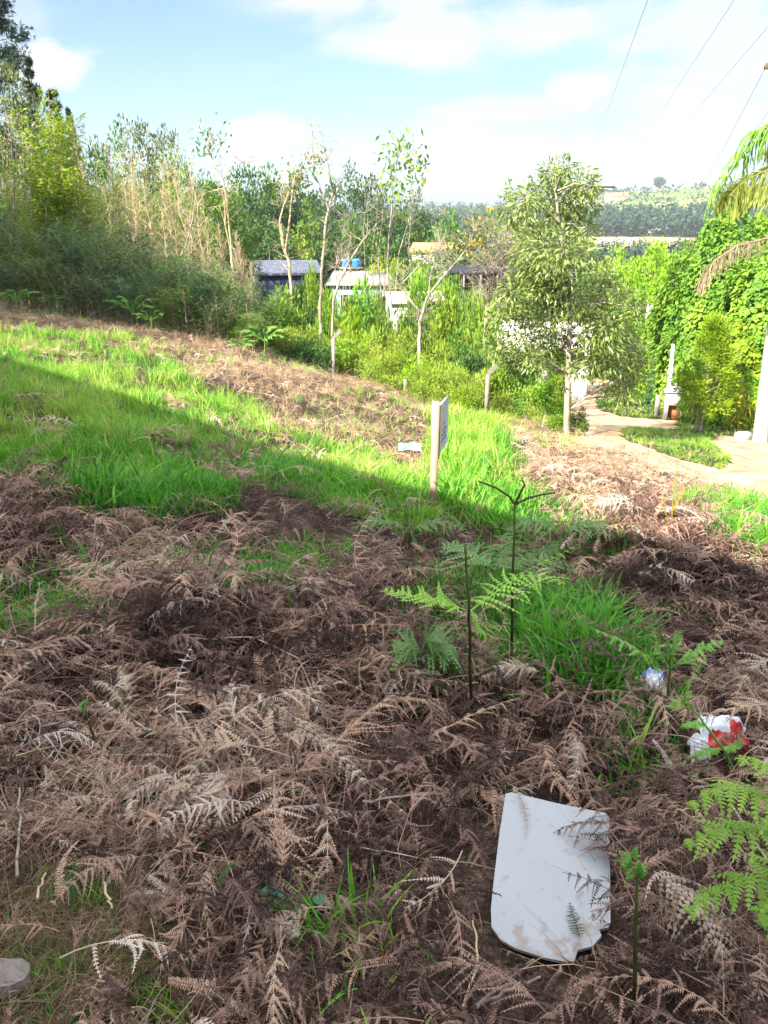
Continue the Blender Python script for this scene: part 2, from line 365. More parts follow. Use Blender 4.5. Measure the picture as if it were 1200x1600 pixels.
def masks(x, y, z):
    """world ground point -> grass weight, litter weight, road weight"""
    px, py, f = proj(np.stack([x, y, z], -1)); fr = (y > .6)
    wob = (fbm(x * 1.3, y * 1.3, 3) - .5); jx = px + wob * 110; jy = py + (fbm(x * 1.3 + 9, y * 1.3 + 5, 3) - .5) * 50
    g = np.zeros(x.shape)
    for poly, wt in GRASS_POLY: g = np.maximum(g, np.where(inpoly(jx, jy, poly) & fr, wt, 0))
    lit = sstep(.44, .56, fbm(x * .55 + 40, y * .55, 3))
    g = np.maximum(g, np.where((py < 760) & fr, 0.34 * lit, .05 * lit))
    inside = fr & (px > -500) & (px < 1700) & (py < 1800); g = np.where(inside, g, .5 * lit + .1)
    road = inpoly(px + wob * 16, py + wob * 8, ROAD) & ~inpoly(px, py, ISLAND) & fr & (y > 7.5) & (y < 60)
    verge = fr & (y > 10) & (px > 895) & (py < 735) & ((py < 690) | (px > 960)) & ~road
    verge |= fr & (y > 11.5) & (px > 980) & ~road
    g = np.where(verge, 1, np.where(road, 0, g)); l = np.where(road | verge, 0, np.maximum(np.clip(1.0 - 1.02 * g ** .8, 0, 1), np.where(y > 5, .16, 0)))
    return g, l, road

def make_ground():
    ys = [-60, -40, -25, -15, -10, -6, -4, -2.5, -1.2, -.4, .2]; y = .5
    while y < 42: ys.append(y); y += max(.055, min(.0115 * y, .2))
    while y < 6000: ys.append(y); y *= 1.035; y += .1
    xs = [0.0]; x = 0
    while x < 14: x += .09 if x < 2.5 else .14; xs.append(x)
    while x < 5000: x = x * 1.06 + .1; xs.append(x)
    xs = np.array(sorted([-a for a in xs[1:]] + xs)); ys = np.array(ys)
    X, Y = np.meshgrid(xs, ys); Z = H(X, Y); V = np.stack([X, Y, Z], -1).reshape(-1, 3); nx, ny = len(xs), len(ys)
    i, j = np.meshgrid(np.arange(ny - 1), np.arange(nx - 1), indexing='ij')
    F = np.stack([i * nx + j, i * nx + j + 1, (i + 1) * nx + j + 1, (i + 1) * nx + j], -1).reshape(-1, 4)
    c = V[F].mean(1); g, l, road = masks(c[:, 0], c[:, 1], c[:, 2])
    out = []
    for nm, sel in (('ground', ~road), ('dirt_road', road)):
        f = F[sel]; u, inv = np.unique(f, return_inverse=True); mb = MB(); mb.add(V[u], inv.reshape(-1, 4), g[sel])
        out.append((nm, mb))
    # ground material: soil, straw and turf, the far fields and woods on the hills
    m = D.materials.new('ground'); m.use_nodes = True; nt = m.node_tree; nt.nodes.clear(); N, M, L = nodes_of(nt)
    at = N('ShaderNodeAttribute', attribute_name='tint'); geo = N('ShaderNodeNewGeometry')
    def ns(sc, de=6, ro=.6):
        n = N('ShaderNodeTexNoise'); L(geo.outputs['Position'], n.inputs['Vector']); n.inputs['Scale'].default_value = sc; n.inputs['Detail'].default_value = de; n.inputs['Roughness'].default_value = ro; return n.outputs[0]
    def ramp(f, stops):
        cr = N('ShaderNodeValToRGB'); L(f, cr.inputs[0]); e = cr.color_ramp.elements
        while len(e) < len(stops): e.new(.5)
        for k, (p, cc) in enumerate(stops): e[k].position = p; e[k].color = (*cc, 1)
        return cr.outputs[0]
    def mix(f, a, b):
        n = N('ShaderNodeMixRGB')
        for k, v in ((0, f), (1, a), (2, b)):
            if isinstance(v, tuple): n.inputs[k].default_value = (*v, 1)
            elif isinstance(v, (int, float)): n.inputs[k].default_value = v
            else: L(v, n.inputs[k])
        return n.outputs[0]
    soil = ramp(mix(.65, ns(9), ns(75, 8, .75)), [(.36, (.010, .007, .006)), (.5, (.05, .034, .026)), (.62, (.16, .115, .085)), (.7, (.26, .20, .16))])
    turf = ramp(mix(.65, ns(6), ns(60, 8, .75)), [(.36, (.010, .012, .006)), (.5, (.04, .046, .018)), (.64, (.11, .115, .045))])
    near = mix(at.outputs['Fac'], soil, turf)
    sx = N('ShaderNodeSeparateXYZ'); L(geo.outputs['Position'], sx.inputs[0])
    r = M('SQRT', M('ADD', M('MULTIPLY', sx.outputs[0], sx.outputs[0]), M('MULTIPLY', sx.outputs[1], sx.outputs[1])))
    rw = M('ADD', r, M('MULTIPLY', M('SUBTRACT', ns(.012, 3), .5), 120))
    field = ramp(ns(.03, 4), [(.35, (.40, .31, .16)), (.6, (.5, .4, .25))])
    wood = ramp(ns(.05, 5), [(.35, (.03, .055, .02)), (.65, (.07, .11, .03))])
    grassl = ramp(ns(.018, 6), [(.35, (.09, .14, .04)), (.6, (.19, .22, .075)), (.75, (.26, .24, .10))])
    far = mix(M('MULTIPLY', M('SUBTRACT', rw, 285), .2, clamp=True), wood, field)
    far = mix(M('MULTIPLY', M('SUBTRACT', rw, 400), .08, clamp=True), far, wood)
    far = mix(M('MULTIPLY', M('SUBTRACT', rw, 545), .04, clamp=True), far, grassl)
    col = mix(M('MULTIPLY', M('SUBTRACT', r, 45), .05, clamp=True), near, far)
    pr = N('ShaderNodeBsdfPrincipled'); L(col, pr.inputs['Base Color']); pr.inputs['Roughness'].default_value = .95; pr.inputs['Specular IOR Level'].default_value = .05
    bp = N('ShaderNodeBump'); bp.inputs['Strength'].default_value = .6; bp.inputs['Distance'].default_value = .03; L(ns(28, 6), bp.inputs['Height']); L(bp.outputs[0], pr.inputs['Normal'])
    o = N('ShaderNodeOutputMaterial'); L(pr.outputs[0], o.inputs[0])
    dirt = mat_pr('dirt_road', (.30, .195, .12), (.52, .38, .26), 2.2, .95, .05, bump=.5, detail=10)
    g_ = out[0][1].obj('ground', m, smooth=True); tag(g_, kind='structure')
    r_ = out[1][1].obj('dirt_road', dirt, smooth=True); tag(r_, kind='structure')
make_ground()

# ---------------------------------------------------------------- ferns
def frond(mb, rng, path, npairs=14, plen=.16, npin=11, ang=25, droop=.5, curl=.6, pinl=.022, t0=.2, up=(0, 0, 1), rad=.0025, shape=.75, mess=.15, rtint=.5, miss=0.0, mat=0, rmat=0, fill=.40):
    p = np.asarray(path, float); seg = np.r_[0, np.cumsum(np.linalg.norm(np.diff(p, axis=0), axis=1))]; tt = seg / seg[-1]
    at = lambda t: np.array([np.interp(t, tt, p[:, k]) for k in range(3)])
    mb.tube(p, np.linspace(rad, rad * .3, len(p)), 4, rtint, rmat)
    up = np.asarray(up, float)
    for i in range(npairs):
        t = t0 + (1 - t0) * (i + .3) / npairs; b = at(t); T = unit(at(min(t + .03, 1)) - at(max(t - .03, 0)))
        S = unit(np.cross(T, up)); U = unit(np.cross(S, T))
        l = plen * (max(1 - (t - t0) / (1 - t0), .04) ** shape) * min(1, .55 + 1.5 * (t - t0) / (1 - t0))
        for sg in (-1, 1):
            if rng.random() < miss: continue
            a = R(ang + rng.normal(0, 9)); d = unit(S * sg * math.cos(a) + T * math.sin(a) + rng.normal(0, mess, 3)); ln = l * rng.uniform(.8, 1.15)
            n = max(3, int(npin * min(1, .35 + ln / plen * .65))); s = np.linspace(0, 1, n + 1)[:, None]
            dr = droop * rng.uniform(.5, 1.6); hook = rng.normal(0, .25)
            ax = b + d * s * ln - U * dr * ln * s ** 2 + T * hook * ln * s ** 2
            ta = unit(np.gradient(ax, axis=0)); ps = unit(np.cross(ta, U)); pu = unit(np.cross(ps, ta))
            w = ln / n * fill; tint = rng.uniform(.1, .9)
            side = ps * .0009
            mb.add(np.concatenate([ax - side, ax + side]), [[k, k + 1, k + 1 + n + 1, k + n + 1] for k in range(n)], tint, mat)
            for q in (-1, 1):
                pl = pinl * (1 - s[:-1] * .8) * (.6 + .4 * ln / plen) * rng.uniform(.7, 1.2, (n, 1)); cu = curl * rng.uniform(.4, 1.5, (n, 1))
                dd = unit(ps[:-1] * q + ta[:-1] * .35); c = ax[:-1]; tip = c + dd * pl * np.cos(cu) - pu[:-1] * pl * np.sin(cu)
                md = c + dd * pl * .5 + pu[:-1] * pl * .06
                V = np.stack([c - ta[:-1] * w, c + ta[:-1] * w, md + ta[:-1] * w * .9, md - ta[:-1] * w * .9, tip + ta[:-1] * w * .4, tip - ta[:-1] * w * .4], 1).reshape(-1, 3)
                k = np.arange(n)[:, None] * 6
                mb.add(V, np.concatenate([k + np.array([[0, 1, 2, 3]]), k + np.array([[3, 2, 4, 5]])]), np.tile(np.clip(tint + rng.normal(0, .15, n), 0, 1), 2), mat)
def arc(L, rise, fall, bend=0, n=9):
    """a rachis from the origin along +X that rises and droops"""
    s = np.linspace(0, 1, n); return np.stack([L * s * (1 - .15 * s * s), bend * s * s, rise * s - fall * s * s], -1)

# ---------------------------------------------------------------- scattered ground cover (stuff): grass, dead bracken, straw
def scatter(name, label, cat, pts, rot, scl, tone, idx, protos, shadow=True):
    me = D.meshes.new(name); n = len(pts); me.vertices.add(n); me.vertices.foreach_set('co', np.asarray(pts, np.float32).ravel())
    for nm, ty, key, arr in (('rot', 'FLOAT_VECTOR', 'vector', rot), ('scl', 'FLOAT', 'value', scl), ('tone', 'FLOAT', 'value', tone), ('idx', 'INT', 'value', idx)):
        a = me.attributes.new(nm, ty, 'POINT'); a.data.foreach_set(key, np.asarray(arr, np.int32 if ty == 'INT' else np.float32).ravel())
    o = D.objects.new(name, me); COL.objects.link(o)
    ng = D.node_groups.new(name, 'GeometryNodeTree'); ng.interface.new_socket('Geometry', in_out='INPUT', socket_type='NodeSocketGeometry'); ng.interface.new_socket('Geometry', in_out='OUTPUT', socket_type='NodeSocketGeometry')
    N = ng.nodes.new; L = ng.links.new; gi, go = N('NodeGroupInput'), N('NodeGroupOutput'); jn = N('GeometryNodeJoinGeometry'); ip = N('GeometryNodeInstanceOnPoints')
    for p in protos:
        oi = N('GeometryNodeObjectInfo'); oi.inputs['Object'].default_value = p; oi.inputs['As Instance'].default_value = True; L(oi.outputs['Geometry'], jn.inputs[0])
    def attr(nm, ty):
        a = N('GeometryNodeInputNamedAttribute'); a.data_type = ty; a.inputs[0].default_value = nm
        return a.outputs['Attribute']
    er = N('FunctionNodeEulerToRotation'); L(attr('rot', 'FLOAT_VECTOR'), er.inputs[0])
    L(gi.outputs[0], ip.inputs['Points']); L(jn.outputs[0], ip.inputs['Instance']); ip.inputs['Pick Instance'].default_value = True
    L(attr('idx', 'INT'), ip.inputs['Instance Index']); L(er.outputs[0], ip.inputs['Rotation']); L(attr('scl', 'FLOAT'), ip.inputs['Scale']); L(ip.outputs[0], go.inputs[0])
    o.modifiers.new('scatter', 'NODES').node_group = ng
    return tag(o, label, cat, kind='stuff')
def proto(mb, name, mat): return D.objects.new(name, mb.mesh(name, mat))    # not linked: only a source of geometry

def sample_ground(rng, n, x0, x1, y0, y1):
    x = rng.uniform(x0, x1, n); y = rng.uniform(y0, y1, n); z = H(x, y); return x, y, z
def slope_rot(x, y, rng, jitter):
    e = .12; hx = (H(x + e, y) - H(x - e, y)) / (2 * e); hy = (H(x, y + e) - H(x, y - e)) / (2 * e)
    return np.stack([np.arctan(hy) + rng.normal(0, jitter, len(x)), -np.arctan(hx) + rng.normal(0, jitter, len(x)), rng.uniform(0, 2 * np.pi, len(x))], -1)

def grass_proto(rng, nb, L, W, spread, lean, name, mat):
    mb = MB(); k = 5
    for _ in range(nb):
        a = rng.uniform(0, 2 * np.pi); b = np.array([rng.normal(0, spread), rng.normal(0, spread), -.02]); l = L * rng.uniform(.55, 1.15); w = W * rng.uniform(.6, 1.2)
        le = lean * rng.uniform(.3, 1.5); s = np.linspace(0, 1, k)[:, None]; d = np.array([math.cos(a), math.sin(a), 0]); sd = np.array([-d[1], d[0], 0])
        tw = rng.normal(0, .5); sd = unit(sd + tw * np.array([d[0], d[1], 0]))
        c = b + d * l * le * s ** 1.8 + np.array([0, 0, 1]) * l * (s - .45 * le * s ** 2.4)
        ww = w * np.array([.7, 1, .9, .6, .06])[:, None]; V = np.concatenate([c - sd * ww / 2, c + sd * ww / 2])
        mb.add(V, [[i, i + k, i + k + 1, i + 1] for i in range(k - 1)], rng.random())
    return proto(mb, name, mat)

def make_cover():
    rng = np.random.default_rng(11)
    gm = mat_inst('grass_blades', [(0, (.05, .19, .02)), (.45, (.12, .37, .028)), (.8, (.27, .45, .04)), (1, (.42, .47, .12))], .42, .45, .35)
    sm = mat_inst('straw', [(0, (.2, .13, .08)), (.35, (.42, .29, .17)), (.7, (.60, .44, .26)), (1, (.68, .58, .42))], .25, .8)
    dm = mat_inst('dead_bracken', [(0, (.018, .011, .009)), (.28, (.125, .076, .062)), (.52, (.31, .195, .155)), (.70, (.46, .30, .20)), (.85, (.50, .38, .295)), (1, (.58, .50, .43))], .18, .85)
    gp = [grass_proto(rng, 16, .36, .011, .05, .55, 'grass_blade_clump', gm) for _ in range(4)] + [grass_proto(rng, 12, .24, .008, .06, .9, 'grass_blade_clump', gm) for _ in range(3)]
    gf = [grass_proto(rng, 12, .30, .017, .09, .6, 'grass_blade_clump', gm) for _ in range(3)]
    # --- grass: near, middle and verge
    P_, S_, T_, I_, R_ = [], [], [], [], []
    for n, x0, x1, y0, y1, far in ((38000, -4.5, 4.5, .5, 6, 0), (34000, -12, 8, 6, 20, 1), (15000, 3, 19, 10, 36, 1)):
        x, y, z = sample_ground(rng, n, x0, x1, y0, y1); g, l, rd = masks(x, y, z); dens = g ** 1.3 * np.clip(.5 + 2.2 * (fbm(x * 1.7 + 80, y * 1.7, 2) - .35), .12, .9)
        px, py, f = proj(np.stack([x, y, z], -1)); k = (rng.random(n) < dens) & (px > -900) & (px < 2300) & (py < 2600)
        x, y, z, g, f, px, py = x[k], y[k], z[k], g[k], f[k], px[k], py[k]; m = len(x)
        tall = np.clip(.5 + 1.7 * (fbm(x * 1.4 + 5, y * 1.4 + 2, 3) - .5), 0, 1.1); verge = (y > 10) & (px > 895)
        s = (.42 + .62 * tall) * rng.uniform(.6, 1.25, m) * np.where(y < 6, .82, .78); s = np.where(verge, s * .5, s); s *= np.where(g < .5, .7, 1)
        s *= np.where((px < 300) & (py > 1330), .62, 1)
        tall_patch = inpoly(px, py, [(690, 640), (775, 650), (805, 720), (800, 780), (700, 790)]) | inpoly(px, py, [(130, 700), (330, 690), (330, 810), (150, 800)])
        s *= np.where(tall_patch, np.where(px > 500, 1.6, 1.05), 1) * np.where((y < 4.6) & (g > .85), .95, 1)
        P_.append(np.stack([x, y, z], -1)); S_.append(s); T_.append(np.clip(.42 + .9 * (fbm(x * .9, y * .9 + 60, 3) - .5) + rng.normal(0, .18, m) + np.where(verge | (y > 6.5), .32, 0), 0, 1))  # sunlight put into the tone: yellower, paler grass in the lit field and verge
        I_.append(rng.integers(7, 10, m) if far else rng.integers(0, 7, m)); R_.append(slope_rot(x, y, rng, .12))
    o = scatter('grass', 'long green grass growing in patches over the slope', 'grass', np.concatenate(P_), np.concatenate(R_), np.concatenate(S_), np.concatenate(T_), np.concatenate(I_), gp + gf)
    # --- dead bracken fronds
    fp = []
    for k in range(10):
        mb = MB(); L = rng.uniform(.34, .68)
        frond(mb, rng, arc(L, rng.uniform(.05, .25), rng.uniform(.1, .4), rng.normal(0, .2)), int(rng.integers(9, 15)), rng.uniform(.09, .17), 16, rng.uniform(12, 55), rng.uniform(.3, 1.0), rng.uniform(.3, 1.1), .0135, mess=rng.uniform(.15, .45), miss=rng.uniform(.05, .4), rtint=.8, fill=.34)
        fp.append(proto(mb, 'dead_frond', dm))
    for k in range(5):                                    # single curled side pieces
        mb = MB(); L = rng.uniform(.16, .26); p = arc(L, rng.uniform(0, .1), rng.uniform(.05, .2), rng.normal(0, .08), 8)
        mb.tube(p, np.linspace(.0016, .0007, 8), 3, .7); n = int(L / .0095); u = np.linspace(.06, 1, n); c = np.stack([np.interp(u, np.linspace(0, 1, 8), p[:, q]) for q in range(3)], -1); hk = rng.uniform(.1, .9)
        for sg in (-1, 1):
            ln = .030 * (1 - u * .85) ** .6 * rng.uniform(.75, 1.15, n); d1 = np.stack([.35 + rng.normal(0, .12, n), sg * np.ones(n), -.15 + rng.normal(0, .12, n)], -1); mb.leaves(c, d1, np.tile([0, 0, 1.], (n, 1)) + rng.normal(0, .2, (n, 3)), ln * .6, .0075, rng.random(n), mid=.5)
            mb.leaves(c + unit(d1) * (ln * .5)[:, None], d1 * np.array([1, .8, 1]) + np.array([0, 0, -hk]), np.tile([.3, sg * .5, 1.], (n, 1)), ln * .55, .0062, rng.random(n), mid=.3)
        fp.append(proto(mb, 'dead_pinna', dm))
    for k in range(4):                                    # tangles of thin stalks
        mb = MB()
        for _ in range(7):
            L = rng.uniform(.08, .26); q = arc(L, rng.uniform(-.05, .15), rng.uniform(0, .2), rng.normal(0, .12), 6); a = rng.uniform(0, 6.28); c, s_ = math.cos(a), math.sin(a)
            q = np.stack([q[:, 0] * c - q[:, 1] * s_, q[:, 0] * s_ + q[:, 1] * c, q[:, 2]], -1) + rng.normal(0, .06, 3) * np.array([1, 1, .3]); mb.tube(q, np.linspace(.0022, .0009, 6) * rng.uniform(.6, 1.4), 3, rng.random())
        fp.append(proto(mb, 'dead_stalk_tangle', dm))
    sp2 = [grass_proto(rng, 14, .30, .004, .07, 1.3, 'straw_clump', sm) for _ in range(3)]
    P_, S_, T_, I_, R_ = [], [], [], [], []
    tp = P(870, 1370, 1.53)
    for n, x0, x1, y0, y1 in ((28000, -3.6, 4.0, .3, 4.2), (11500, -5, 6, 4, 8), (8500, -12, 8, 8, 19)):
        x, y, z = sample_ground(rng, n, x0, x1, y0, y1); g, l, rd = masks(x, y, z); px, py, f = proj(np.stack([x, y, z], -1))
        k = (rng.random(n) < l) & (px > -900) & (px < 2300) & (py < 2600); x, y, z, px, py, g = x[k], y[k], z[k], px[k], py[k], g[k]; m = len(x)
        lift = rng.random(m) ** 2 * .10 * sstep(.3, .6, fbm(x * 1.1 + 7, y * 1.1, 2))
        ix = np.where(rng.random(m) < (.50 if y0 < 4 else .7), rng.integers(0, 10, m), np.where(rng.random(m) < .78, rng.integers(10, 15, m), rng.integers(15, 19, m)))
        ontile = inpoly(px, py, [(760, 1225), (965, 1250), (970, 1500), (890, 1560), (750, 1520), (748, 1390)]); 
        near_t = inpoly(px, py, [(700, 1200), (1010, 1210), (1020, 1540), (890, 1640), (690, 1580)]) & (rng.random(m) < .62)
        bare = near_t | (px < 330) & (py > 1340) & (rng.random(m) < .2)
        keep = ~ontile & ~bare; sc = rng.uniform(.4, 1.1, m) * np.where(py > 1250, .72, 1)
        tone = np.clip(.41 + np.where(py > 1330, -.07, 0) + .85 * (fbm(x * 1.5 + 30, y * 1.5, 3) - .5) + rng.normal(0, .20, m) + np.where(rng.random(m) < .05, .35, 0) + np.where(y > 6, .22, 0), 0, np.where(y > 6, .84, 1))  # tone lifted in the far field: sunlight put into the frond colour
        P_.append(np.stack([x, y, z + .012 + lift], -1)[keep]); S_.append(sc[keep]); T_.append(tone[keep]); I_.append(ix[keep]); R_.append(slope_rot(x, y, rng, .32)[keep])
    scatter('dead_bracken_litter', 'matted brown dead bracken fronds covering the near slope', 'dead bracken', np.concatenate(P_), np.concatenate(R_), np.concatenate(S_), np.concatenate(T_), np.concatenate(I_), fp)
    # --- straw in the sunny field and thin bits near
    P_, S_, T_, I_, R_ = [], [], [], [], []
    for n, x0, x1, y0, y1, w in ((500, -2.6, 2.4, .7, 4.2, .15), (3000, -1.6, .2, .6, 2.3, -1), (13000, -12, 8, 6, 19, .9), (900, 3, 12, 9, 24, .3)):
        x, y, z = sample_ground(rng, n, x0, x1, y0, y1); g, l, rd = masks(x, y, z); px, py, f = proj(np.stack([x, y, z], -1))
        k = (rng.random(n) < (np.maximum(l, .12) * w if w > 0 else np.clip(g * 1.6, 0, 1))) & ~rd & (px > -250) & (px < 1450); x, y, z = x[k], y[k], z[k]; m = len(x)
        P_.append(np.stack([x, y, z], -1)); S_.append(rng.uniform(.4, .9, m) * (1 if w > 0 else .42)); T_.append(np.clip((.5 if w > 0 else .02) + rng.normal(0, .2, m), 0, 1)); I_.append(rng.integers(0, 3, m)); R_.append(slope_rot(x, y, rng, .35))
    scatter('dry_grass', 'pale dry straw lying over the sunlit field', 'dry grass', np.concatenate(P_), np.concatenate(R_), np.concatenate(S_), np.concatenate(T_), np.concatenate(I_), sp2)
make_cover()

# ---------------------------------------------------------------- the house behind the viewer, whose eave throws the shade line
def make_viewer_house():
    e = np.array([.714, -.70]); nrm = np.array([.70, .714])
    rz = math.atan2(e[1], e[0]); c2 = e * -3.6 + nrm * (-5.3); L, Dp, eave, z0 = 19.0, 6.0, 3.76, -1.0
    t = thing('rendered_house', 'cream rendered house with tiled gable roof at the top of the slope', 'house', (c2[0], c2[1], 0), rz)
    wall = mat_pr('cream_render', (.62, .58, .5), (.7, .66, .58), 3, .9, .1, bump=.1); tile = mat_pr('roof_tile', (.30, .13, .08), (.42, .2, .12), 9, .85, .1, bump=.3)
    w = MB(); w.box((0, 0, (eave + z0) / 2), (L - 1, Dp, eave - z0)); w.obj('wall', wall, t)
    r = MB(); ov = .62; hy = Dp / 2 + ov; rise = hy * math.tan(R(19))
    for s in (-1, 1):
        a = np.array([[-L / 2, s * hy, eave], [L / 2, s * hy, eave], [L / 2, 0, eave + rise], [-L / 2, 0, eave + rise]])
        r.prism(a if s < 0 else a[::-1], (0, 0, 1), .12)
    r.obj('roof', tile, t)
    for sx in (-1, 1): g = MB(); g.add([[sx * (L / 2 - .5), -Dp / 2, eave], [sx * (L / 2 - .5), Dp / 2, eave], [sx * (L / 2 - .5), 0, eave + rise - .3]], [[0, 2, 1]]); g.obj('gable', wall, t)
    for x in (-5, 1.5, 6):
        f = MB(); f.box((x, Dp / 2 + .03, 1.9), (1.3, .1, 1.1)); fo = f.obj('window', MT['white'], t); p = MB(); p.box((x, Dp / 2 + .085, 1.9), (1.1, .02, .9)); p.obj('pane', mat_pr('window_pane', (.03, .04, .05), rough=.1, spec=.6), fo)
    d = MB(); d.box((-1.8, Dp / 2 + .03, 1.35), (.9, .1, 2.1)); d.obj('door', MT['brown_bark'], t)
    return c2, rz
make_viewer_house()

# ---------------------------------------------------------------- plant builders (meshes with the base at the origin)
def sph(rng, n): return unit(rng.normal(0, 1, (n, 3)))
def broadleaf(seed, h, cw, base=.3, ncl=60, per=60, L=.2, W=.1, clr=.5, tr=.1, bark='brown_bark', leaf='leaf_mid', droop=.1, inner=.45, top=1.0, flat=.75):
    rng = np.random.default_rng(seed); tm, cm = MB(), MB(); n = 7
    path = np.stack([np.cumsum(rng.normal(0, .035 * cw, n)), np.cumsum(rng.normal(0, .035 * cw, n)), np.linspace(-.3, h * .82, n)], -1); path[:2, :2] *= .3
    tm.tube(path, np.linspace(tr, tr * .25, n), 7, .5)
    d = sph(rng, ncl); rr = rng.uniform(inner, 1, ncl) ** .6; cz = h * (1 + base) / 2; rz = h * (1 - base) / 2
    c = d * rr[:, None]; wz = np.where(c[:, 2] > 0, 1 - (1 - top) * c[:, 2], 1)
    c = c * np.array([cw, cw, rz]) * np.stack([wz, wz, np.ones(ncl)], -1) * rng.uniform(.85, 1.15, (ncl, 1)) + np.array([0, 0, cz])
    for k in rng.choice(ncl, min(ncl, 22), replace=False):
        t = np.clip((c[k, 2] / h) * .75 - .05, .15, .8); i = t * (n - 1) / .82 * .82; a = np.array([np.interp(i, np.arange(n), path[:, q]) for q in range(3)])
        m = (a + c[k]) / 2 + np.array([0, 0, -.06 * h * rng.random()]); tm.tube([a, m, c[k]], [tr * .4, tr * .25, tr * .08], 4, .5)
    idx = np.repeat(np.arange(ncl), per); m = len(idx); rad = (clr * rng.uniform(.6, 1.3, ncl))[idx][:, None]
    off = sph(rng, m) * rng.random((m, 1)) ** .45 * rad * np.array([1, 1, flat]); pos = c[idx] + off
    dr = unit(off) * .6 + unit(c[idx] - np.array([0, 0, cz * .8])) * .5 + rng.normal(0, .5, (m, 3)) + np.array([0, 0, -droop]); nn = rng.normal(0, .55, (m, 3)) + np.array([0, 0, 1])
    tint = np.clip(rng.uniform(0, 1, ncl)[idx] * .5 + rng.random(m) * .5, 0, 1)
    cm.leaves(pos, dr, nn, L * rng.uniform(.6, 1.25, m), W * rng.uniform(.6, 1.25, m), tint)
    return tm, cm, bark, leaf
def plant_thing(name, label, cat, built, loc, rz=0, scale=1, group=None):
    tm, cm, bark, leaf = built; t = thing(name, label, cat, loc, rz, group, scale)
    if tm is not None and tm.v: tm.obj('trunk' if 'tree' in name else 'stem', MT[bark], t)
    if cm is not None and cm.v: cm.obj('crown' if 'tree' in name else 'foliage', MT[leaf], t)
    return t
def shrub(seed, w, h, n=2200, L=.12, W=.05, leaf='leaf_mid', lumps=16, droop=0.2, stem='brown_bark'):
    rng = np.random.default_rng(seed); tm, cm = MB(), MB(); d = sph(rng, lumps); d[:, 2] = np.abs(d[:, 2]) * 1.0; c = d * rng.uniform(.35, .85, (lumps, 1)) * np.array([w, w, h * .95]); c[:, 2] += h * .06
    for k in range(lumps):
        tm.tube([[0, 0, -.15], c[k] * np.array([.35, .35, .6]), c[k]], [.025, .016, .006], 4)
    idx = rng.integers(0, lumps, n); off = sph(rng, n) * rng.random((n, 1)) ** .4 * rng.uniform(.25, .45, lumps)[idx][:, None] * np.array([w, w, h * .8]); pos = c[idx] + off; pos[:, 2] = np.abs(pos[:, 2])
    dr = unit(off) + rng.normal(0, .5, (n, 3)) + np.array([0, 0, .3 - droop]); nn = rng.normal(0, .5, (n, 3)) + np.array([0, 0, 1])
    cm.leaves(pos, dr, nn, L * rng.uniform(.6, 1.3, n), W * rng.uniform(.6, 1.3, n), np.clip(rng.random(lumps)[idx] * .5 + rng.random(n) * .5, 0, 1)); return tm, cm, stem, leaf
def bamboo(seed, nc, h, spread, n=3500, L=.14, W=.022, leaf='leaf_bamboo', stem='dry_stem', low=.25, lean=.35, r=.014, fan=.35):
    rng = np.random.default_rng(seed); tm, cm = MB(), MB(); PP, DD = [], []
    for _ in range(nc):
        a = rng.uniform(0, 6.28); hh = h * rng.uniform(.6, 1.05); b = rng.normal(0, spread * .4, 3) * np.array([1, 1, 0]); s = np.linspace(0, 1, 9)[:, None]
        d = np.array([math.cos(a), math.sin(a), 0]); p = b + np.array([0, 0, 1]) * hh * (s - .12 * lean * s ** 3) + d * hh * lean * rng.uniform(.2, 1) * s ** 2.2 + np.array([0, 0, -.2]) * (1 - s)
        tm.tube(p, np.linspace(r, r * .2, 9), 4, rng.random()); m = n // nc; t = low + (1 - low) * rng.random(m) ** .8
        q = np.stack([np.interp(t, s[:, 0], p[:, k]) for k in range(3)], -1); ra = rng.uniform(0, 6.28, m); reach = fan * (1.1 - t) * rng.random(m) ** .6 * h * .35 + .06
        br = np.stack([np.cos(ra), np.sin(ra), .75 * np.ones(m)], -1); PP.append(q + br * reach[:, None]); DD.append(br * np.array([1, 1, .2]) + rng.normal(0, .4, (m, 3)))
        k = rng.choice(m, m // 9, replace=False); tm.twigs(q[k], (q + br * reach[:, None])[k], .0045, .002, .6)
    P1 = np.concatenate(PP); D1 = np.concatenate(DD); m = len(P1)
    if leaf: cm.leaves(P1, D1 + np.array([0, 0, -.25]), rng.normal(0, .6, (m, 3)) + np.array([0, 0, 1]), L * rng.uniform(.6, 1.3, m), W * rng.uniform(.7, 1.3, m), rng.random(m))
    return tm, cm, stem, leaf
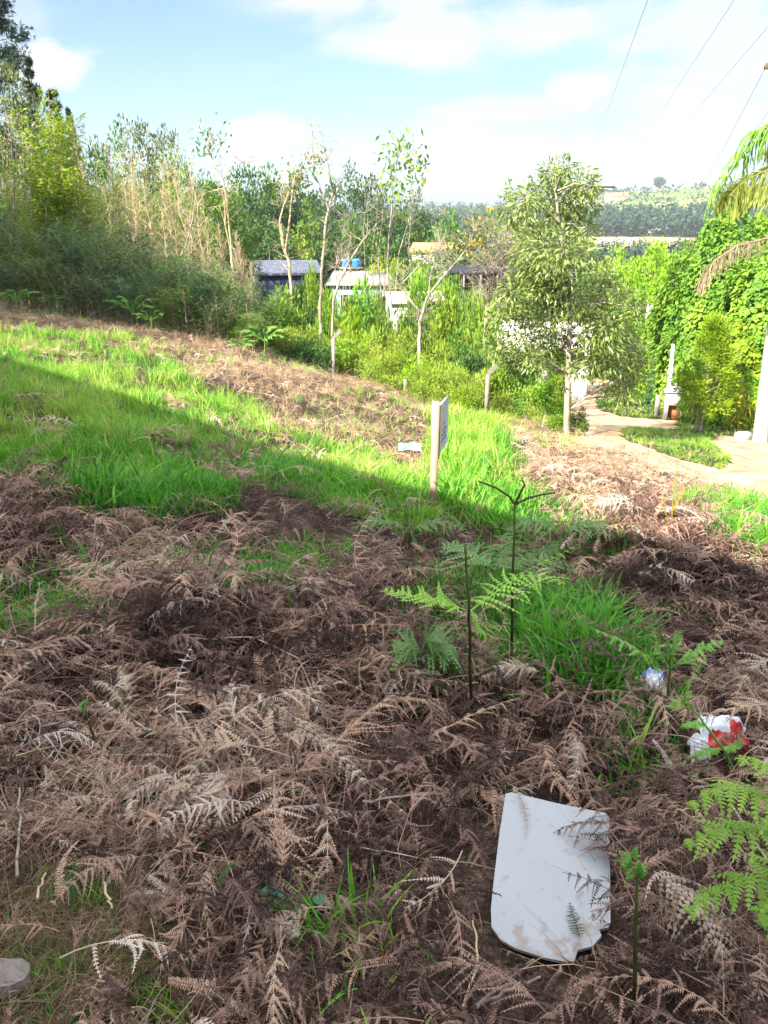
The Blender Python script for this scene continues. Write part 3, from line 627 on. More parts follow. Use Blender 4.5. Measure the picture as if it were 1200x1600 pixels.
def dry_sapling(seed, h, nb=60, blen=.5, r=.018, sub=5, ang=45, low=.12):
    rng = np.random.default_rng(seed); tm = MB(); s = np.linspace(0, 1, 9); p = np.stack([np.cumsum(rng.normal(0, .015 * h, 9)), np.cumsum(rng.normal(0, .015 * h, 9)), s * h - .15], -1); p[0, :2] = 0
    tm.tube(p, np.linspace(r, r * .2, 9), 5, .6); t = low + (1 - low) * np.sort(rng.random(nb)); a = np.stack([np.interp(t, s, p[:, k]) for k in range(3)], -1)
    ra = rng.uniform(0, 6.28, nb); el = np.radians(ang + rng.normal(0, 12, nb)); dr = np.stack([np.cos(ra) * np.cos(el), np.sin(ra) * np.cos(el), np.sin(el)], -1)
    ln = blen * (1.15 - t) * rng.uniform(.5, 1.3, nb); mid = a + dr * ln[:, None] * .5; dr2 = unit(dr + rng.normal(0, .22, (nb, 3))); b = mid + dr2 * ln[:, None] * .5
    tm.twigs(a, mid, r * .35, r * .25, .5); tm.twigs(mid, b, r * .25, r * .1, .5)
    A2 = np.repeat(a, sub, 0); B2 = np.repeat(b, sub, 0); f = rng.uniform(.25, 1, (nb * sub, 1)); st = A2 + (B2 - A2) * f
    e2 = unit(np.repeat(dr, sub, 0) + rng.normal(0, .55, (nb * sub, 3))); tm.twigs(st, st + e2 * np.repeat(ln, sub)[:, None] * rng.uniform(.2, .5, (nb * sub, 1)), r * .14, r * .06, .4)
    return tm, None, 'dry_stem', None
def conifer(seed, h, w, whorls=16, per=6, sprig=26, L=.16, tr=.1, low=.12, pine=False):
    rng = np.random.default_rng(seed); tm, cm = MB(), MB(); tm.tube([[0, 0, -.3], [.03 * h, 0, h * .5], [0, .02 * h, h]], [tr, tr * .6, tr * .1], 7); C, Dd = [], []
    for i in range(whorls):
        t = low + (1 - low) * (i + .5) / whorls
        for j in range(per):
            a = rng.uniform(0, 6.28); ln = w * ((1 - t) ** .8 + .06) * rng.uniform(.6, 1.15) if not pine else w * rng.uniform(.35, 1.0) * (1.15 - t * .7); rise = rng.uniform(.1, .6)
            d = np.array([math.cos(a), math.sin(a), rise]); b = np.array([0, 0, t * h]); e = b + d * ln; tm.tube([b, b + d * ln * .5 + np.array([0, 0, -.04 * ln]), e], [tr * .2, tr * .13, tr * .05], 4)
            f = rng.uniform(.3 if not pine else .6, 1.05, sprig)[:, None]; q = b + (e - b) * f + rng.normal(0, .1 * ln, (sprig, 3)); C.append(q); Dd.append(unit(d) * .7 + rng.normal(0, .6, (sprig, 3)))
    C = np.concatenate(C); Dd = unit(np.concatenate(Dd)); m = len(C); rep = 5; C = np.repeat(C, rep, 0); Dd = np.repeat(Dd, rep, 0) + rng.normal(0, .45, (m * rep, 3))
    cm.leaves(C, Dd, rng.normal(0, 1, (m * rep, 3)), L * rng.uniform(.7, 1.3, m * rep), L * .16, rng.random(m * rep)); return tm, cm, 'brown_bark', 'needle'
def dome(seed, rx, ry, h, n=6000, L=.17, W=.13, leaf='leaf_vine', lump=.3, nl=2.2):
    """a tree or bank wholly draped in creeper: hanging leaves over a lumpy mound, an inner layer behind them"""
    rng = np.random.default_rng(seed); tm, cm = MB(), MB()
    for k in range(6):
        a = rng.uniform(0, 6.28); tm.tube([[.2 * math.cos(a), .2 * math.sin(a), -.3], [.3 * rx * math.cos(a), .3 * ry * math.sin(a), h * .5], [.55 * rx * math.cos(a), .55 * ry * math.sin(a), h * .8]], [.09, .06, .02], 5)
    for layer, cnt in ((1.0, n), (.82, n // 3)):
        d = sph(rng, cnt); d[:, 2] = np.abs(d[:, 2]); sq = np.stack([np.sign(d[:, 0]) * np.abs(d[:, 0]) ** .8, np.sign(d[:, 1]) * np.abs(d[:, 1]) ** .8, d[:, 2] ** .7], -1)
        az = np.arctan2(d[:, 1], d[:, 0]) * nl; f = 1 + lump * 2 * (fbm(az + 20, d[:, 2] * 3.2 * nl / 2 + seed, 4) - .5) + rng.normal(0, .03, cnt)
        pos = sq * np.array([rx, ry, h]) * (f * layer)[:, None]; out = unit(d / np.array([rx, ry, h]))
        dr = out * .45 + np.array([0, 0, -.75]) + rng.normal(0, .35, (cnt, 3)); nn = out + rng.normal(0, .35, (cnt, 3)) + np.array([0, 0, .5]); big = fbm(az + 3, d[:, 2] * 5 + seed * 3, 2)
        cm.leaves(pos, dr, nn, L * rng.uniform(.6, 1.3, cnt), W * rng.uniform(.6, 1.3, cnt), np.clip((big - .3) * 1.3 + rng.normal(0, .2, cnt), 0, 1))
    return tm, cm, 'brown_bark', leaf
USED = set()
def ztop(px, py, Y): return P(px, py, Y)[2]
def place(proto_list, k, px, top, Y, wpx=None, label=None, group=None, rz=None, basewh=None):
    """a copy of a plant, its foot on the ground in the photo's column px, sized from its top"""
    g = crown_at(px, top, Y); root, h0, w0 = proto_list[k]; hh = max(ztop(px, top, Y) - g[2], .3); s = hh / h0
    sx = s if wpx is None else (wpx / FPX * Y) / (2 * w0)
    rz = (px * 12.9898 + top * 3.1) % 6.28 if rz is None else rz
    if root.name not in USED: USED.add(root.name); r = root; r.location = tuple(g); r.rotation_euler = (0, 0, rz); r.scale = (sx, sx, s)
    else: r = dup(root, tuple(g), rz, (sx, sx, s))
    if label: r['label'] = label
    if group: r['group'] = group
    return r

# ---------------------------------------------------------------- trees far and near
def make_far_trees():
    F = []
    for k, (lf, h, w) in enumerate((('leaf_dark', 9, 3.6), ('leaf_mid', 8, 3.6), ('leaf_dark', 11, 3.2), ('leaf_scrub', 6, 3.2))):
        F.append((plant_thing('broadleaf_tree', 'tree', 'tree', broadleaf(40 + k, h, w, .12, 55, 70, .42, .26, 1.15, .16, leaf=lf), (0, 0, 0)), h, w))
    A = 'dark rounded trees on the wooded rise beyond the houses'
    L1 = 'dark rounded tree among the others on the wooded rise beyond the houses'
    rows = [(330,300,62,90,1),(372,283,85,90,0),(402,282,92,80,0),(430,279,95,90,1),(462,287,98,90,0),(492,290,96,80,2),(520,305,92,70,0),(600,322,85,80,0),(625,330,88,70,1),
            (645,320,95,70,0),(676,328,95,70,2),(700,345,90,80,1),(735,352,85,80,0),(765,345,88,80,1),(350,330,60,100,0),(385,340,58,110,2),(415,355,55,100,0),(470,345,70,110,1),
            (515,365,68,90,0),(560,350,72,90,1),(610,360,70,90,0),(690,385,60,90,1),(740,395,55,90,0),(790,370,62,90,1),(450,372,62,70,3),(655,405,50,70,1),(715,415,46,80,0),(805,420,45,90,1),(600,395,58,60,3)]
    for px, top, Y, w, k in rows: place(F, k, px, top, Y, w, L1, A)
    place(F, 2, 568, 256, 88, 66, 'tallest dark tree on the wooded rise, its flat crown above the rest')
    T = (plant_thing('broadleaf_tree', 'tree', 'tree', broadleaf(55, 7, 3.2, .1, 70, 90, .30, .2, .9, .14, leaf='leaf_lime'), (0, 0, 0)), 7, 3.2)
    place([T], 0, 1005, 378, 46, 95, 'bright lime green round tree left of the creeper covered bank')
    place([T], 0, 1058, 400, 40, 80, 'smaller lime green tree against the creeper covered bank')
    place([T], 0, 1150, 352, 34, 120, 'bright green tree top at the upper edge of the creeper bank')
    place([T], 0, 1205, 335, 30, 130, 'bright green tree at the right edge behind the palm fronds')
    for px, top, Y, w in ((1085, 365, 60, 60), (1120, 335, 62, 40)): place(F, 1, px, top, Y, w, 'dull green tree half hidden behind the creeper covered bank', 'trees behind the creeper bank')
    for px, top, Y, w, k in ((960, 395, 75, 70, 3), (935, 420, 60, 90, 1), (985, 440, 58, 80, 3), (900, 395, 80, 90, 0), (850, 385, 85, 90, 1), (925, 470, 48, 90, 3), (965, 500, 44, 80, 1)):
        place(F, k, px, top, Y, w, 'muted green tree in the valley behind the tall roadside tree', 'valley trees behind the roadside tree')
    # the woods on the far hills: one mass
    rng = np.random.default_rng(5); mb = MB()
    def tuft(x, y, h, w, n, tint, cs=.7):
        z = float(H(x, y)); d = sph(rng, n); d[:, 2] = np.abs(d[:, 2]); pos = d * rng.uniform(.6, 1, (n, 1)) * np.array([w, w, h]) + np.array([x, y, z])
        mb.leaves(pos, d + rng.normal(0, .4, (n, 3)), rng.normal(0, .4, (n, 3)) + np.array([0, 0, 1]), w * cs, w * cs * .8, np.clip(tint + rng.normal(0, .2, n), 0, 1))
    for _ in range(1500):
        az = R(rng.uniform(-6, 30)); r = rng.uniform(400, 520); tuft(r * math.sin(az), r * math.cos(az), rng.uniform(6, 10.5), rng.uniform(2.5, 4.5), 50, .2, .5)
    for _ in range(900):
        az = R(rng.uniform(-28, 10)); r = rng.uniform(150, 700); tuft(r * math.sin(az), r * math.cos(az), rng.uniform(6, 11), rng.uniform(3, 5), 90, .45, .33)
    for _ in range(240):
        az = R(rng.uniform(10, 30)); r = rng.uniform(540, 820); w = rng.uniform(2, 4); tuft(r * math.sin(az), r * math.cos(az), w * 1.3, w, 14, .6)
    for _ in range(420):
        az = R(rng.uniform(6, 30)); r = rng.uniform(90, 250); tuft(r * math.sin(az), r * math.cos(az), rng.uniform(3, 6), rng.uniform(2.5, 4), 160, .7, .2)
    o = mb.obj('far_forest', MT['leaf_far']); tag(o, 'dark belts of woodland on the far hills', 'forest', kind='stuff')
    t = thing('lone_tree', 'single small tree standing alone on the far grassy ridge', 'tree', ground_far(1027, 312, 860)); 
    b = broadleaf(77, 11, 4.5, .25, 24, 40, 2.2, 1.6, 2.0, .5, leaf='leaf_dark'); b[0].obj('trunk', MT['brown_bark'], t); b[1].obj('crown', MT['leaf_dark'], t)
def ground_far(px, py, Y):
    g = P(px, py, Y); return (g[0], g[1], float(H(g[0], g[1])))
make_far_trees()

def make_left_wood():
    # tall trees at the back of the wood
    t = plant_thing('pine_tree', 'tall dark pine reaching above the wood at the top left corner', 'tree', conifer(3, 12.5, 3.0, 10, 7, 110, .20, .14, .42, True), (0, 0, 0))
    place([(t, 12.5, 3.0)], 0, -22, -60, 34, None)
    C = [(plant_thing('conifer_tree', 'slim dark conifer', 'tree', conifer(4, 9, 1.5, 20, 7, 22, .2, .12), (0, 0, 0)), 9, 1.5), (plant_thing('conifer_tree', 'conifer', 'tree', conifer(6, 8, 1.4, 18, 7, 22, .2, .12), (0, 0, 0)), 8, 1.4)]
    place(C, 0, 62, 88, 33, 75, 'dark pointed conifer, the tallest spire beside the pine'); place(C, 1, 98, 140, 31, 80, 'dark conifer right of the tallest spire behind the dry culms')
    place(C, 0, 122, 168, 30, 50, 'shortest dark conifer at the right end of the spires')
    B = [(plant_thing('broadleaf_tree', 'tree', 'tree', broadleaf(60, 7, 2.2, .1, 60, 80, .22, .1, .6, .1, leaf='leaf_olive'), (0, 0, 0)), 7, 2.2), (plant_thing('broadleaf_tree', 'tree', 'tree', broadleaf(61, 7, 2.4, .08, 65, 80, .22, .12, .65, .1, leaf='leaf_mid'), (0, 0, 0)), 7, 2.4)]
    place(B, 0, 12, 112, 30, 120, 'grey green loose tree under the pine at the left edge'); place(B, 1, -45, 160, 28, 130, 'broad green tree at the left edge of the wood')
    for px, top, Y, w, k, lb in ((175,212,32,90,1,'green round tree just right of the dark conifers'),(228,208,31,100,0,'olive tree behind the pale dry culms in the middle of the wood'),(275,222,31,90,0,'olive tree beside the crooked bare tree'),
                             (318,268,30,80,1,'dense green tree behind the crooked bare tree'),(355,300,34,90,1,'dense green tree at the right end of the wood')): place(B, k, px, top, Y, w, lb)
    # bamboo: one lime clump in the sun, darker ones along the front
    t = plant_thing('bamboo', 'sunlit lime green bamboo clump at the left of the wood', 'bamboo', bamboo(21, 22, 6.2, 1.0, 14000, .19, .04, 'leaf_lime', low=.1, lean=.22, fan=.45), (0, 0, 0)); place([(t, 6.2, 1.2)], 0, 82, 150, 21.6, 110)
    BB = [(plant_thing('bamboo', 'b', 'bamboo', bamboo(22 + k, 22, 4, 1.0, 6000, .15, .03, ('leaf_mid', 'leaf_dark', 'leaf_grey')[k], low=.05, lean=.4, fan=.5), (0, 0, 0)), 4, 1.3) for k in range(3)]
    gL = 'dusky green thicket bamboo standing along the front of the wood'
    for i, (px, top, Y) in enumerate(((-95,250,21),(-50,270,20.5),(-5,300,21),(35,320,20),(75,335,19.8),(112,325,19.5),(150,335,20),(188,345,19),(222,360,19.5),(255,372,18.6),(285,385,19),(312,398,18.3),(340,405,18.6),(365,425,18),(392,440,18.6),(60,380,18.7),(130,400,18.3),(200,410,18),(270,430,17.6),(330,450,17.4),(10,390,19),(385,475,17.3))):
        place(BB, i % 3, px, top, Y, 95, gL, 'bamboo along the front of the wood')
    FB = [(plant_thing('bamboo', 'b', 'bamboo', bamboo(30 + k, 12, 5.2, .8, 4200, .13, .022, ('leaf_scrub', 'leaf_bamboo')[k], low=.25, lean=.2, fan=.35), (0, 0, 0)), 5.2, 1.1) for k in range(2)]
    for i, (px, top, Y) in enumerate(((20,205,24),(45,235,23),(135,235,24.5),(165,228,25),(195,222,25),(235,226,25),(262,228,25.5),(290,240,25))):
        place(FB, i % 2, px, top, Y, 80, 'loose yellowish bamboo mixed with pale dry culms in the sunlit wood', 'loose bamboo among the dry culms')
    S = [(plant_thing('dry_sapling', 's', 'sapling', dry_sapling(70 + k, 5, 75, .85, .022, 6, 48, .15), (0, 0, 0)), 5, .5) for k in range(4)]
    gS = 'bare tan sapling standing in the sunlit part of the wood'
    for i, (px, top, Y) in enumerate(((40,228,22),(98,175,22.5),(112,182,23),(125,190,22),(135,250,21.5),(150,262,22),(172,230,23),(190,215,23),(198,235,22),(212,228,22.6),(226,240,22),(240,232,23),(255,246,22.4),(268,238,22.8),(282,252,22),(298,262,21.6),(310,225,22.5),(322,290,21),(205,270,21.4),(180,285,21),(236,280,21.2),(262,290,20.8))):
        place(S, i % 4, px, top, Y, None, gS, 'bare tan saplings in the wood')
    D_ = [(plant_thing('dry_sapling', 's', 'sapling', dry_sapling(80 + k, 2.6, 120, .75, .016, 7, 60, .05), (0, 0, 0)), 2.6, .6) for k in range(2)]
    for i, (px, top, Y) in enumerate(((345,340,19.5),(362,355,19),(378,368,19.4),(330,370,19),(390,400,19))): place(D_, i % 2, px, top, Y, 60, 'bushy tan dead shrub with upswept twigs at the right end of the wood', 'tan dead shrubs at the end of the wood')
    # trees standing up-sun of the wood, outside the picture: they keep its foot in shade
    k = 0
    for l, n, h in ((-17.0, 1.6, 6.2), (-18.6, 2.4, 6.4), (-20.4, 2.0, 7.0), (-22.2, 2.8, 6.6), (-24.2, 2.2, 7.2), (-17.8, -1.2, 7.2), (-20.0, -1.4, 8), (-22.4, -1.0, 7.8), (-26.0, 3.0, 7)):
        x, y = l * .714 + n * .70, -l * .70 + n * .714; k += 1
        dup(B[k % 2][0], (x, y, float(H(x, y))), k * 1.7, (1.1, 1.1, h / 7), 'leafy tree continuing the wood beyond the left edge', 'trees continuing the wood to the left')
make_left_wood()

def traced(name, label, Y, limbs, bark='pale_bark', ntw=40, tw=.35, leaf=None, tips=None, seed=1, cat='tree', nleaf=260, LL=.13, LW=.06, spread=.22):
    """a bare tree from its limbs' courses; limbs bend in depth too, twigs fork all round"""
    rng = np.random.default_rng(seed); g = ground_at(limbs[0][0][0][0], Y); t = thing(name, label, cat, tuple(g)); tm, cm = MB(), MB(); ends = []
    for li, (pts, r0, r1) in enumerate(limbs):
        dz = np.cumsum(rng.normal(0, .12, len(pts))) if li else np.zeros(len(pts)); dz = dz - dz[0]
        q = np.array([P(x, y, Y + dz[k]) for k, (x, y) in enumerate(pts)])
        if li == 0: q = np.vstack([g - np.array([0, 0, .2]), q])
        s = np.linspace(0, 1, len(q)); ss = np.linspace(0, 1, len(q) * 3); q2 = np.stack([np.interp(ss, s, q[:, k]) for k in range(3)], -1) + rng.normal(0, r0 * .10, (len(ss), 3))
        tm.tube(q2 - g, np.linspace(r0, r1, len(ss)) * .66, 6, .5); ends.append(q2[len(q2) // 2:] - g)
    e = np.concatenate(ends); k = rng.integers(0, len(e), ntw); a = e[k]; d = unit(rng.normal(0, 1, (ntw, 3)) * np.array([1, 1, .6]) + np.array([0, 0, .8])); l = tw * rng.uniform(.4, 1.3, (ntw, 1)); b = a + d * l
    tm.twigs(a, b, .008, .004, .5); a2 = np.repeat(a, 4, 0) + np.repeat(b - a, 4, 0) * rng.uniform(.3, 1, (ntw * 4, 1)); d2 = unit(np.repeat(d, 4, 0) + rng.normal(0, .6, (ntw * 4, 3))); tm.twigs(a2, a2 + d2 * np.repeat(l, 4, 0) * .45, .004, .002, .5)
    tm.obj('trunk', MT[bark], t)
    if leaf:
        for (x, y, lf) in tips:
            c = P(x, y, Y) - g; m = nleaf; cl = MB(); pos = c + rng.normal(0, spread, (m, 3)); cl.leaves(pos, rng.normal(0, .5, (m, 3)) + np.array([0, 0, -.5]), rng.normal(0, .5, (m, 3)) + np.array([0, 0, 1]), LL * rng.uniform(.6, 1.3, m), LW, rng.random(m)); cl.obj('leaves', MT[lf], t)
    return t
def make_bare_trees():
    traced('bare_tree', 'slender wavy tan tree with yellow leaves at its forked top', 22, [([(455,505),(455,450),(452,410),(442,385),(440,350)], .075, .05), ([(442,385),(436,345),(447,310),(462,275)], .045, .018), ([(446,392),(453,340),(457,300),(463,262)], .05, .015)], 'dry_stem', 45, .4, True, [(465,268,'leaf_yellow'),(460,285,'leaf_mid'),(492,262,'leaf_mid')], 2, nleaf=60, spread=.28)
    traced('bare_tree', 'tall whitish tree with a straight trunk and high forked bare crown', 22.5, [([(500,500),(501,450),(505,400),(511,340),(514,325)], .085, .055), ([(514,325),(503,305),(497,285),(490,275),(488,215),(484,190)], .05, .01), ([(514,325),(520,300),(515,270),(508,235),(500,205)], .045, .01), ([(518,318),(530,290),(540,268)], .03, .008)], 'pale_bark', 55, .45, True, [(493,250,'leaf_yellow')], 3, nleaf=50)
    traced('bare_tree', 'leaning pale tree with a dark lower trunk right of the tall whitish one', 21, [([(519,505),(521,470),(530,440),(543,415),(560,385),(578,362)], .07, .03), ([(527,446),(524,420),(530,400)], .03, .01)], 'pale_bark', 30, .35, seed=4)
    traced('bare_tree', 'cluster of thin pale stems topped by a tuft of fresh green leaves', 24, [([(612,470),(605,420),(608,370),(613,320),(618,270),(622,235)], .05, .012), ([(600,460),(603,400),(612,340),(630,300)], .035, .008), ([(596,460),(590,400),(598,340),(596,300)], .03, .008), ([(572,460),(570,400),(568,350),(575,310)], .03, .008), ([(585,470),(580,400),(590,330),(587,280)], .028, .006), ([(618,460),(622,400),(640,340),(655,300)], .03, .006)], 'pale_bark', 90, .5, True, [(620,226,'leaf_vine'),(612,250,'leaf_vine'),(640,240,'leaf_vine'),(628,285,'leaf_vine'),(606,300,'leaf_vine'),(650,262,'leaf_vine')], 5, nleaf=46, LL=.2, LW=.09, spread=.24)
    traced('bare_tree', 'white forked tree spreading two long bare arms above the green bank', 19.5, [([(655,532),(657,505),(660,490)], .085, .07), ([(660,490),(648,478),(638,465),(628,452),(618,435)], .055, .03), ([(660,490),(668,462),(690,435),(712,410),(730,388)], .06, .03), ([(626,445),(645,425),(660,408),(690,390)], .03, .01), ([(730,388),(738,370),(748,350)], .025, .008), ([(670,458),(672,430),(685,395),(693,365)], .02, .006)], 'pale_bark', 110, .5, True, [(735,382,'leaf_yellow'),(748,352,'leaf_olive')], 6, nleaf=45)
    traced('bare_tree', 'crooked bare tree at the right end of the wood with a branch pointing right', 20.5, [([(365,440),(362,400),(358,350),(352,300),(348,280),(330,245),(322,222),(314,204)], .06, .012), ([(348,280),(358,272),(366,258),(395,252)], .025, .006), ([(330,245),(333,225),(336,215)], .02, .006), ([(362,400),(352,350),(350,310)], .03, .01)], 'dry_stem', 60, .4, True, [(318,225,'leaf_grey'),(335,218,'leaf_grey')], 7, nleaf=50)
    traced('bare_tree', 'white barked leaning sapling catching sun inside the wood', 19.5, [([(278,410),(290,385),(297,360),(303,330),(308,290)], .04, .012)], 'pale_bark', 20, .3, seed=8)
    traced('bare_tree', 'thin crooked grey tree at the left edge beside the lime bamboo', 22, [([(22,275),(26,235),(20,205),(10,178)], .04, .015)], 'pale_bark', 24, .35, seed=9)
    traced('bare_tree', 'tangled leafless grey tree with twiggy haze beside the leafy roadside tree', 20, [([(757,545),(758,500),(765,470),(780,440),(795,400)], .05, .012), ([(765,470),(762,430),(770,385)], .03, .008), ([(780,440),(805,420),(815,385)], .025, .008)], 'pale_bark', 260, .75, True, [(757,347,'leaf_yellow'),(745,365,'leaf_yellow')], 10, nleaf=40)
    traced('bare_tree', 'broken bare stump leaning behind the shrubs right of the white forked tree', 20.5, [([(757,525),(760,490),(759,455)], .05, .03)], 'dry_stem', 6, .2, seed=12)
    for i, (x, top, Y) in enumerate(((545,372,26),(640,300,27),(535,340,27),(690,330,26))):
        traced('bare_tree', 'thin leafless pale stem among the shrubs in the hollow', Y, [([(x, 470), (x + 3, 430), (x - 2, 390), (x + 5, top)], .03, .008)], 'pale_bark', 34, .4, seed=20 + i)['group'] = 'thin leafless stems in the hollow'
make_bare_trees()

def make_roadside_tree():
    """the tall leafy tree beside the dirt road: trunk, limbs and willowy leaves hung in clusters"""
    rng = np.random.default_rng(9); Y = 14.4; g = ground_at(887, Y); t = thing('roadside_tree', 'tall leafy tree with long narrow leaves beside the dirt road', 'tree', tuple(g)); tm, cm = MB(), MB()
    tr = np.array([P(x, y, Y) for x, y in ((886,640),(888,585),(889,530),(892,480),(888,440),(882,400),(874,350),(868,300))]) - g; tr = np.vstack([[0, 0, -.3], tr])
    tm.tube(tr, np.linspace(.068, .018, len(tr)), 8, .5)
    spots = [(868,410,30),(852,412,26),(868,460,30),(840,450,30),(895,465,30),(868,275,30),(905,285,26),(925,290,20),(840,300,30),(880,315,40),(915,318,26),(820,315,22),(850,345,40),(890,355,40),(915,365,25),(815,350,28),(800,335,18),(845,390,40),(880,395,35),(908,400,26),(820,385,28),(850,435,35),(815,425,28),(880,440,24),(925,445,22),
             (800,460,30),(830,480,40),(785,490,28),(860,495,30),(920,485,35),(950,470,35),(970,455,22),(810,530,40),(840,530,40),(870,540,30),(780,540,25),(910,530,40),(945,515,40),(975,505,30),(995,480,18),(930,560,36),(960,550,40),(985,545,28),(895,570,24),(965,590,34),(990,590,28),(1000,560,20),(975,620,24),(830,560,24),(800,570,22),(945,430,20),(860,270,16),(885,262,14),(795,300,14)]
    for x, y, r in spots:
        c = P(x, y, Y + rng.normal(0, .55)) - g; rad = r / FPX * Y * rng.uniform(.8, 1.1); a = tr[np.clip(np.searchsorted(tr[:, 2], c[2] - .35 - .25 * abs(c[0])), 1, len(tr) - 1)]
        if rng.random() < .75: tm.tube([a, (a + c) / 2 + np.array([0, 0, .08]), c], [.022, .014, .005], 4)
        n = int(290 * (r / 28) ** 1.6); off = sph(rng, n) * rng.random((n, 1)) ** .5 * rad * np.array([1, 1.15, .95]); tint = np.clip(rng.normal(.4 + .35 * (rng.random() - .5), .25, n), 0, 1)
        cm.leaves(c + off, unit(off) * .8 + rng.normal(0, .4, (n, 3)) + np.array([0, 0, -.35]), rng.normal(0, .5, (n, 3)) + np.array([0, 0, 1]), .135 * rng.uniform(.6, 1.3, n), .034 * rng.uniform(.7, 1.3, n), tint)
        k = 5; tm.twigs(np.repeat(c[None], k, 0), c + sph(rng, k) * rad * .9, .005, .002)
    tm.obj('trunk', MT['pale_bark'], t); cm.obj('crown', MT['leaf_fresh'], t)
make_roadside_tree()

def make_undergrowth():
    V = []
    for k, (lf, w, h, L, W) in enumerate((('leaf_scrub', 1.0, 1.3, .12, .04), ('leaf_mid', 1.0, 1.4, .13, .06), ('leaf_lime', .9, 1.2, .12, .05), ('leaf_vine', 1.1, 1.3, .14, .07), ('leaf_dark', 1.0, 1.5, .14, .06), ('leaf_scrub', .9, .9, .10, .02))):
        V.append((plant_thing('shrub', 's', 'shrub', shrub(100 + k, w, h, 3000, L, W, lf), (0, 0, 0)), h, w))
    names = {0: 'yellow green scrubby shrub in the hollow beyond the fence line', 1: 'mid green leafy shrub in the hollow beyond the fence line', 2: 'lime green shrub in the hollow beyond the fence line', 3: 'fresh green leafy shrub in the hollow beyond the fence line', 4: 'dark green shrub in the hollow beyond the fence line', 5: 'low feathery yellow green shrub along the fence line'}
    gr = {0: 'yellow green shrubs in the hollow', 1: 'mid green shrubs in the hollow', 2: 'lime shrubs in the hollow', 3: 'fresh green shrubs in the hollow', 4: 'dark shrubs in the hollow', 5: 'feathery shrubs along the fence'}
    rows = [(405,470,18.4,70,1),(430,475,18.6,70,3),(450,492,18.2,60,0),(420,455,20,80,4),(445,460,21,80,3),(475,485,18.8,60,0),(470,520,17.8,50,4),(495,530,17.6,60,4),(505,505,19,70,0),(530,505,19.5,70,0),(555,505,19,60,2),(545,535,18,60,3),(575,520,18,70,0),(600,530,17.6,70,0),(570,480,22,70,0),(595,465,24,70,1),(625,480,22,70,0),(540,468,24,60,2),(515,470,24,50,3),
            (620,540,17.6,60,5),(650,545,17.4,80,2),(690,545,17.2,80,0),(650,505,20.5,70,1),(685,500,20,70,0),(705,470,23,80,3),(725,500,20,80,1),(735,530,18,70,4),(745,555,16.8,60,0),(670,560,16.9,80,5),(710,565,16.7,80,5),(740,590,16.2,60,5),(700,450,26,80,1),(740,465,25,70,0),(765,480,23,70,3),(780,520,19,60,1),(785,570,17,70,3),(815,590,16.6,70,0),(845,600,16.4,70,3),(800,615,16,60,1),(870,610,16.6,50,2),(835,630,15.6,60,5),(865,640,15.4,50,3),(780,610,16,50,5),(905,630,15.8,30,1),
            (545,440,36,36,4),(482,398,32,46,4),(462,430,32,40,1),(508,418,36,44,0),(648,448,26,30,3),(630,452,26,30,1),(612,430,36,26,4),(860,545,22,40,1),(880,575,20,36,3),(700,405,36,60,1),(755,405,36,60,0),(735,412,38,40,4),(672,402,40,60,1),(620,425,40,40,3),(585,432,40,30,1),(600,436,34,40,1),(625,442,28,46,0),(645,452,27,34,1),(575,446,30,30,0),(668,440,28,40,0),(715,440,30,36,1),(690,415,40,50,1),(760,440,32,40,4),(835,540,24,50,1),(870,550,24,40,3),(815,520,26,50,0),(860,500,28,40,1),(470,412,34,62,4),(412,425,33,50,4),(488,430,30,40,3),(480,455,27,70,4),(420,440,27,70,4),(560,455,30,80,3),(610,445,32,70,1),(660,440,30,70,3),(690,425,34,80,1),(640,480,24,60,4),(580,555,17,60,5),(610,575,16.9,60,0),(650,585,16.7,60,5),(690,590,16.5,60,0),(725,605,16.2,50,2),(870,665,14.6,40,3),(905,668,14.6,30,1),(850,660,14.8,40,0)]
    for px, top, Y, w, k in rows: place(V, k, px, top, Y, w * 1.15, names[k], gr[k])
    for px, top, Y, w, k in ((945,560,40,60,4),(985,560,38,60,1),(1010,570,33,60,3),(1030,560,34,60,3),(1005,600,28,50,2),(1070,560,27,60,3)): place(V, k, px, top, Y, w, 'leafy shrub on the far side of the dirt road', 'shrubs across the dirt road')
    # banana-like plant with big lime leaves
    g = ground_at(545, 23); t = thing('banana_plant', 'broad upright lime leaves of a banana plant in the hollow', 'plant', tuple(g)); rng = np.random.default_rng(3)
    st = MB(); st.tube([[0, 0, -.1], [0, .03, 1.0]], [.07, .05], 7); st.obj('stem', MT['leaf_lime'], t)
    for k in range(7):
        a = rng.uniform(0, 6.28); s = np.linspace(0, 1, 8); h = rng.uniform(.9, 1.5); le = rng.uniform(.15, .8); mid = np.stack([np.cos(a) * le * s ** 1.5, np.sin(a) * le * s ** 1.5, 1.0 + h * (s - .35 * le * s * s)], -1)
        sd = np.array([-math.sin(a), math.cos(a), 0]); w = .2 * np.sin(np.pi * np.clip(s * .93 + .07, 0, 1)) ** .6; lf = MB(); V_ = np.concatenate([mid - sd * w[:, None] + [0, 0, .04], mid, mid + sd * w[:, None] + [0, 0, .04]])
        lf.add(V_, [[i, i + 1, i + 9, i + 8] for i in range(7)] + [[i + 8, i + 9, i + 17, i + 16] for i in range(7)], rng.random()); lf.obj('leaf', MT['leaf_lime'], t)
make_undergrowth()

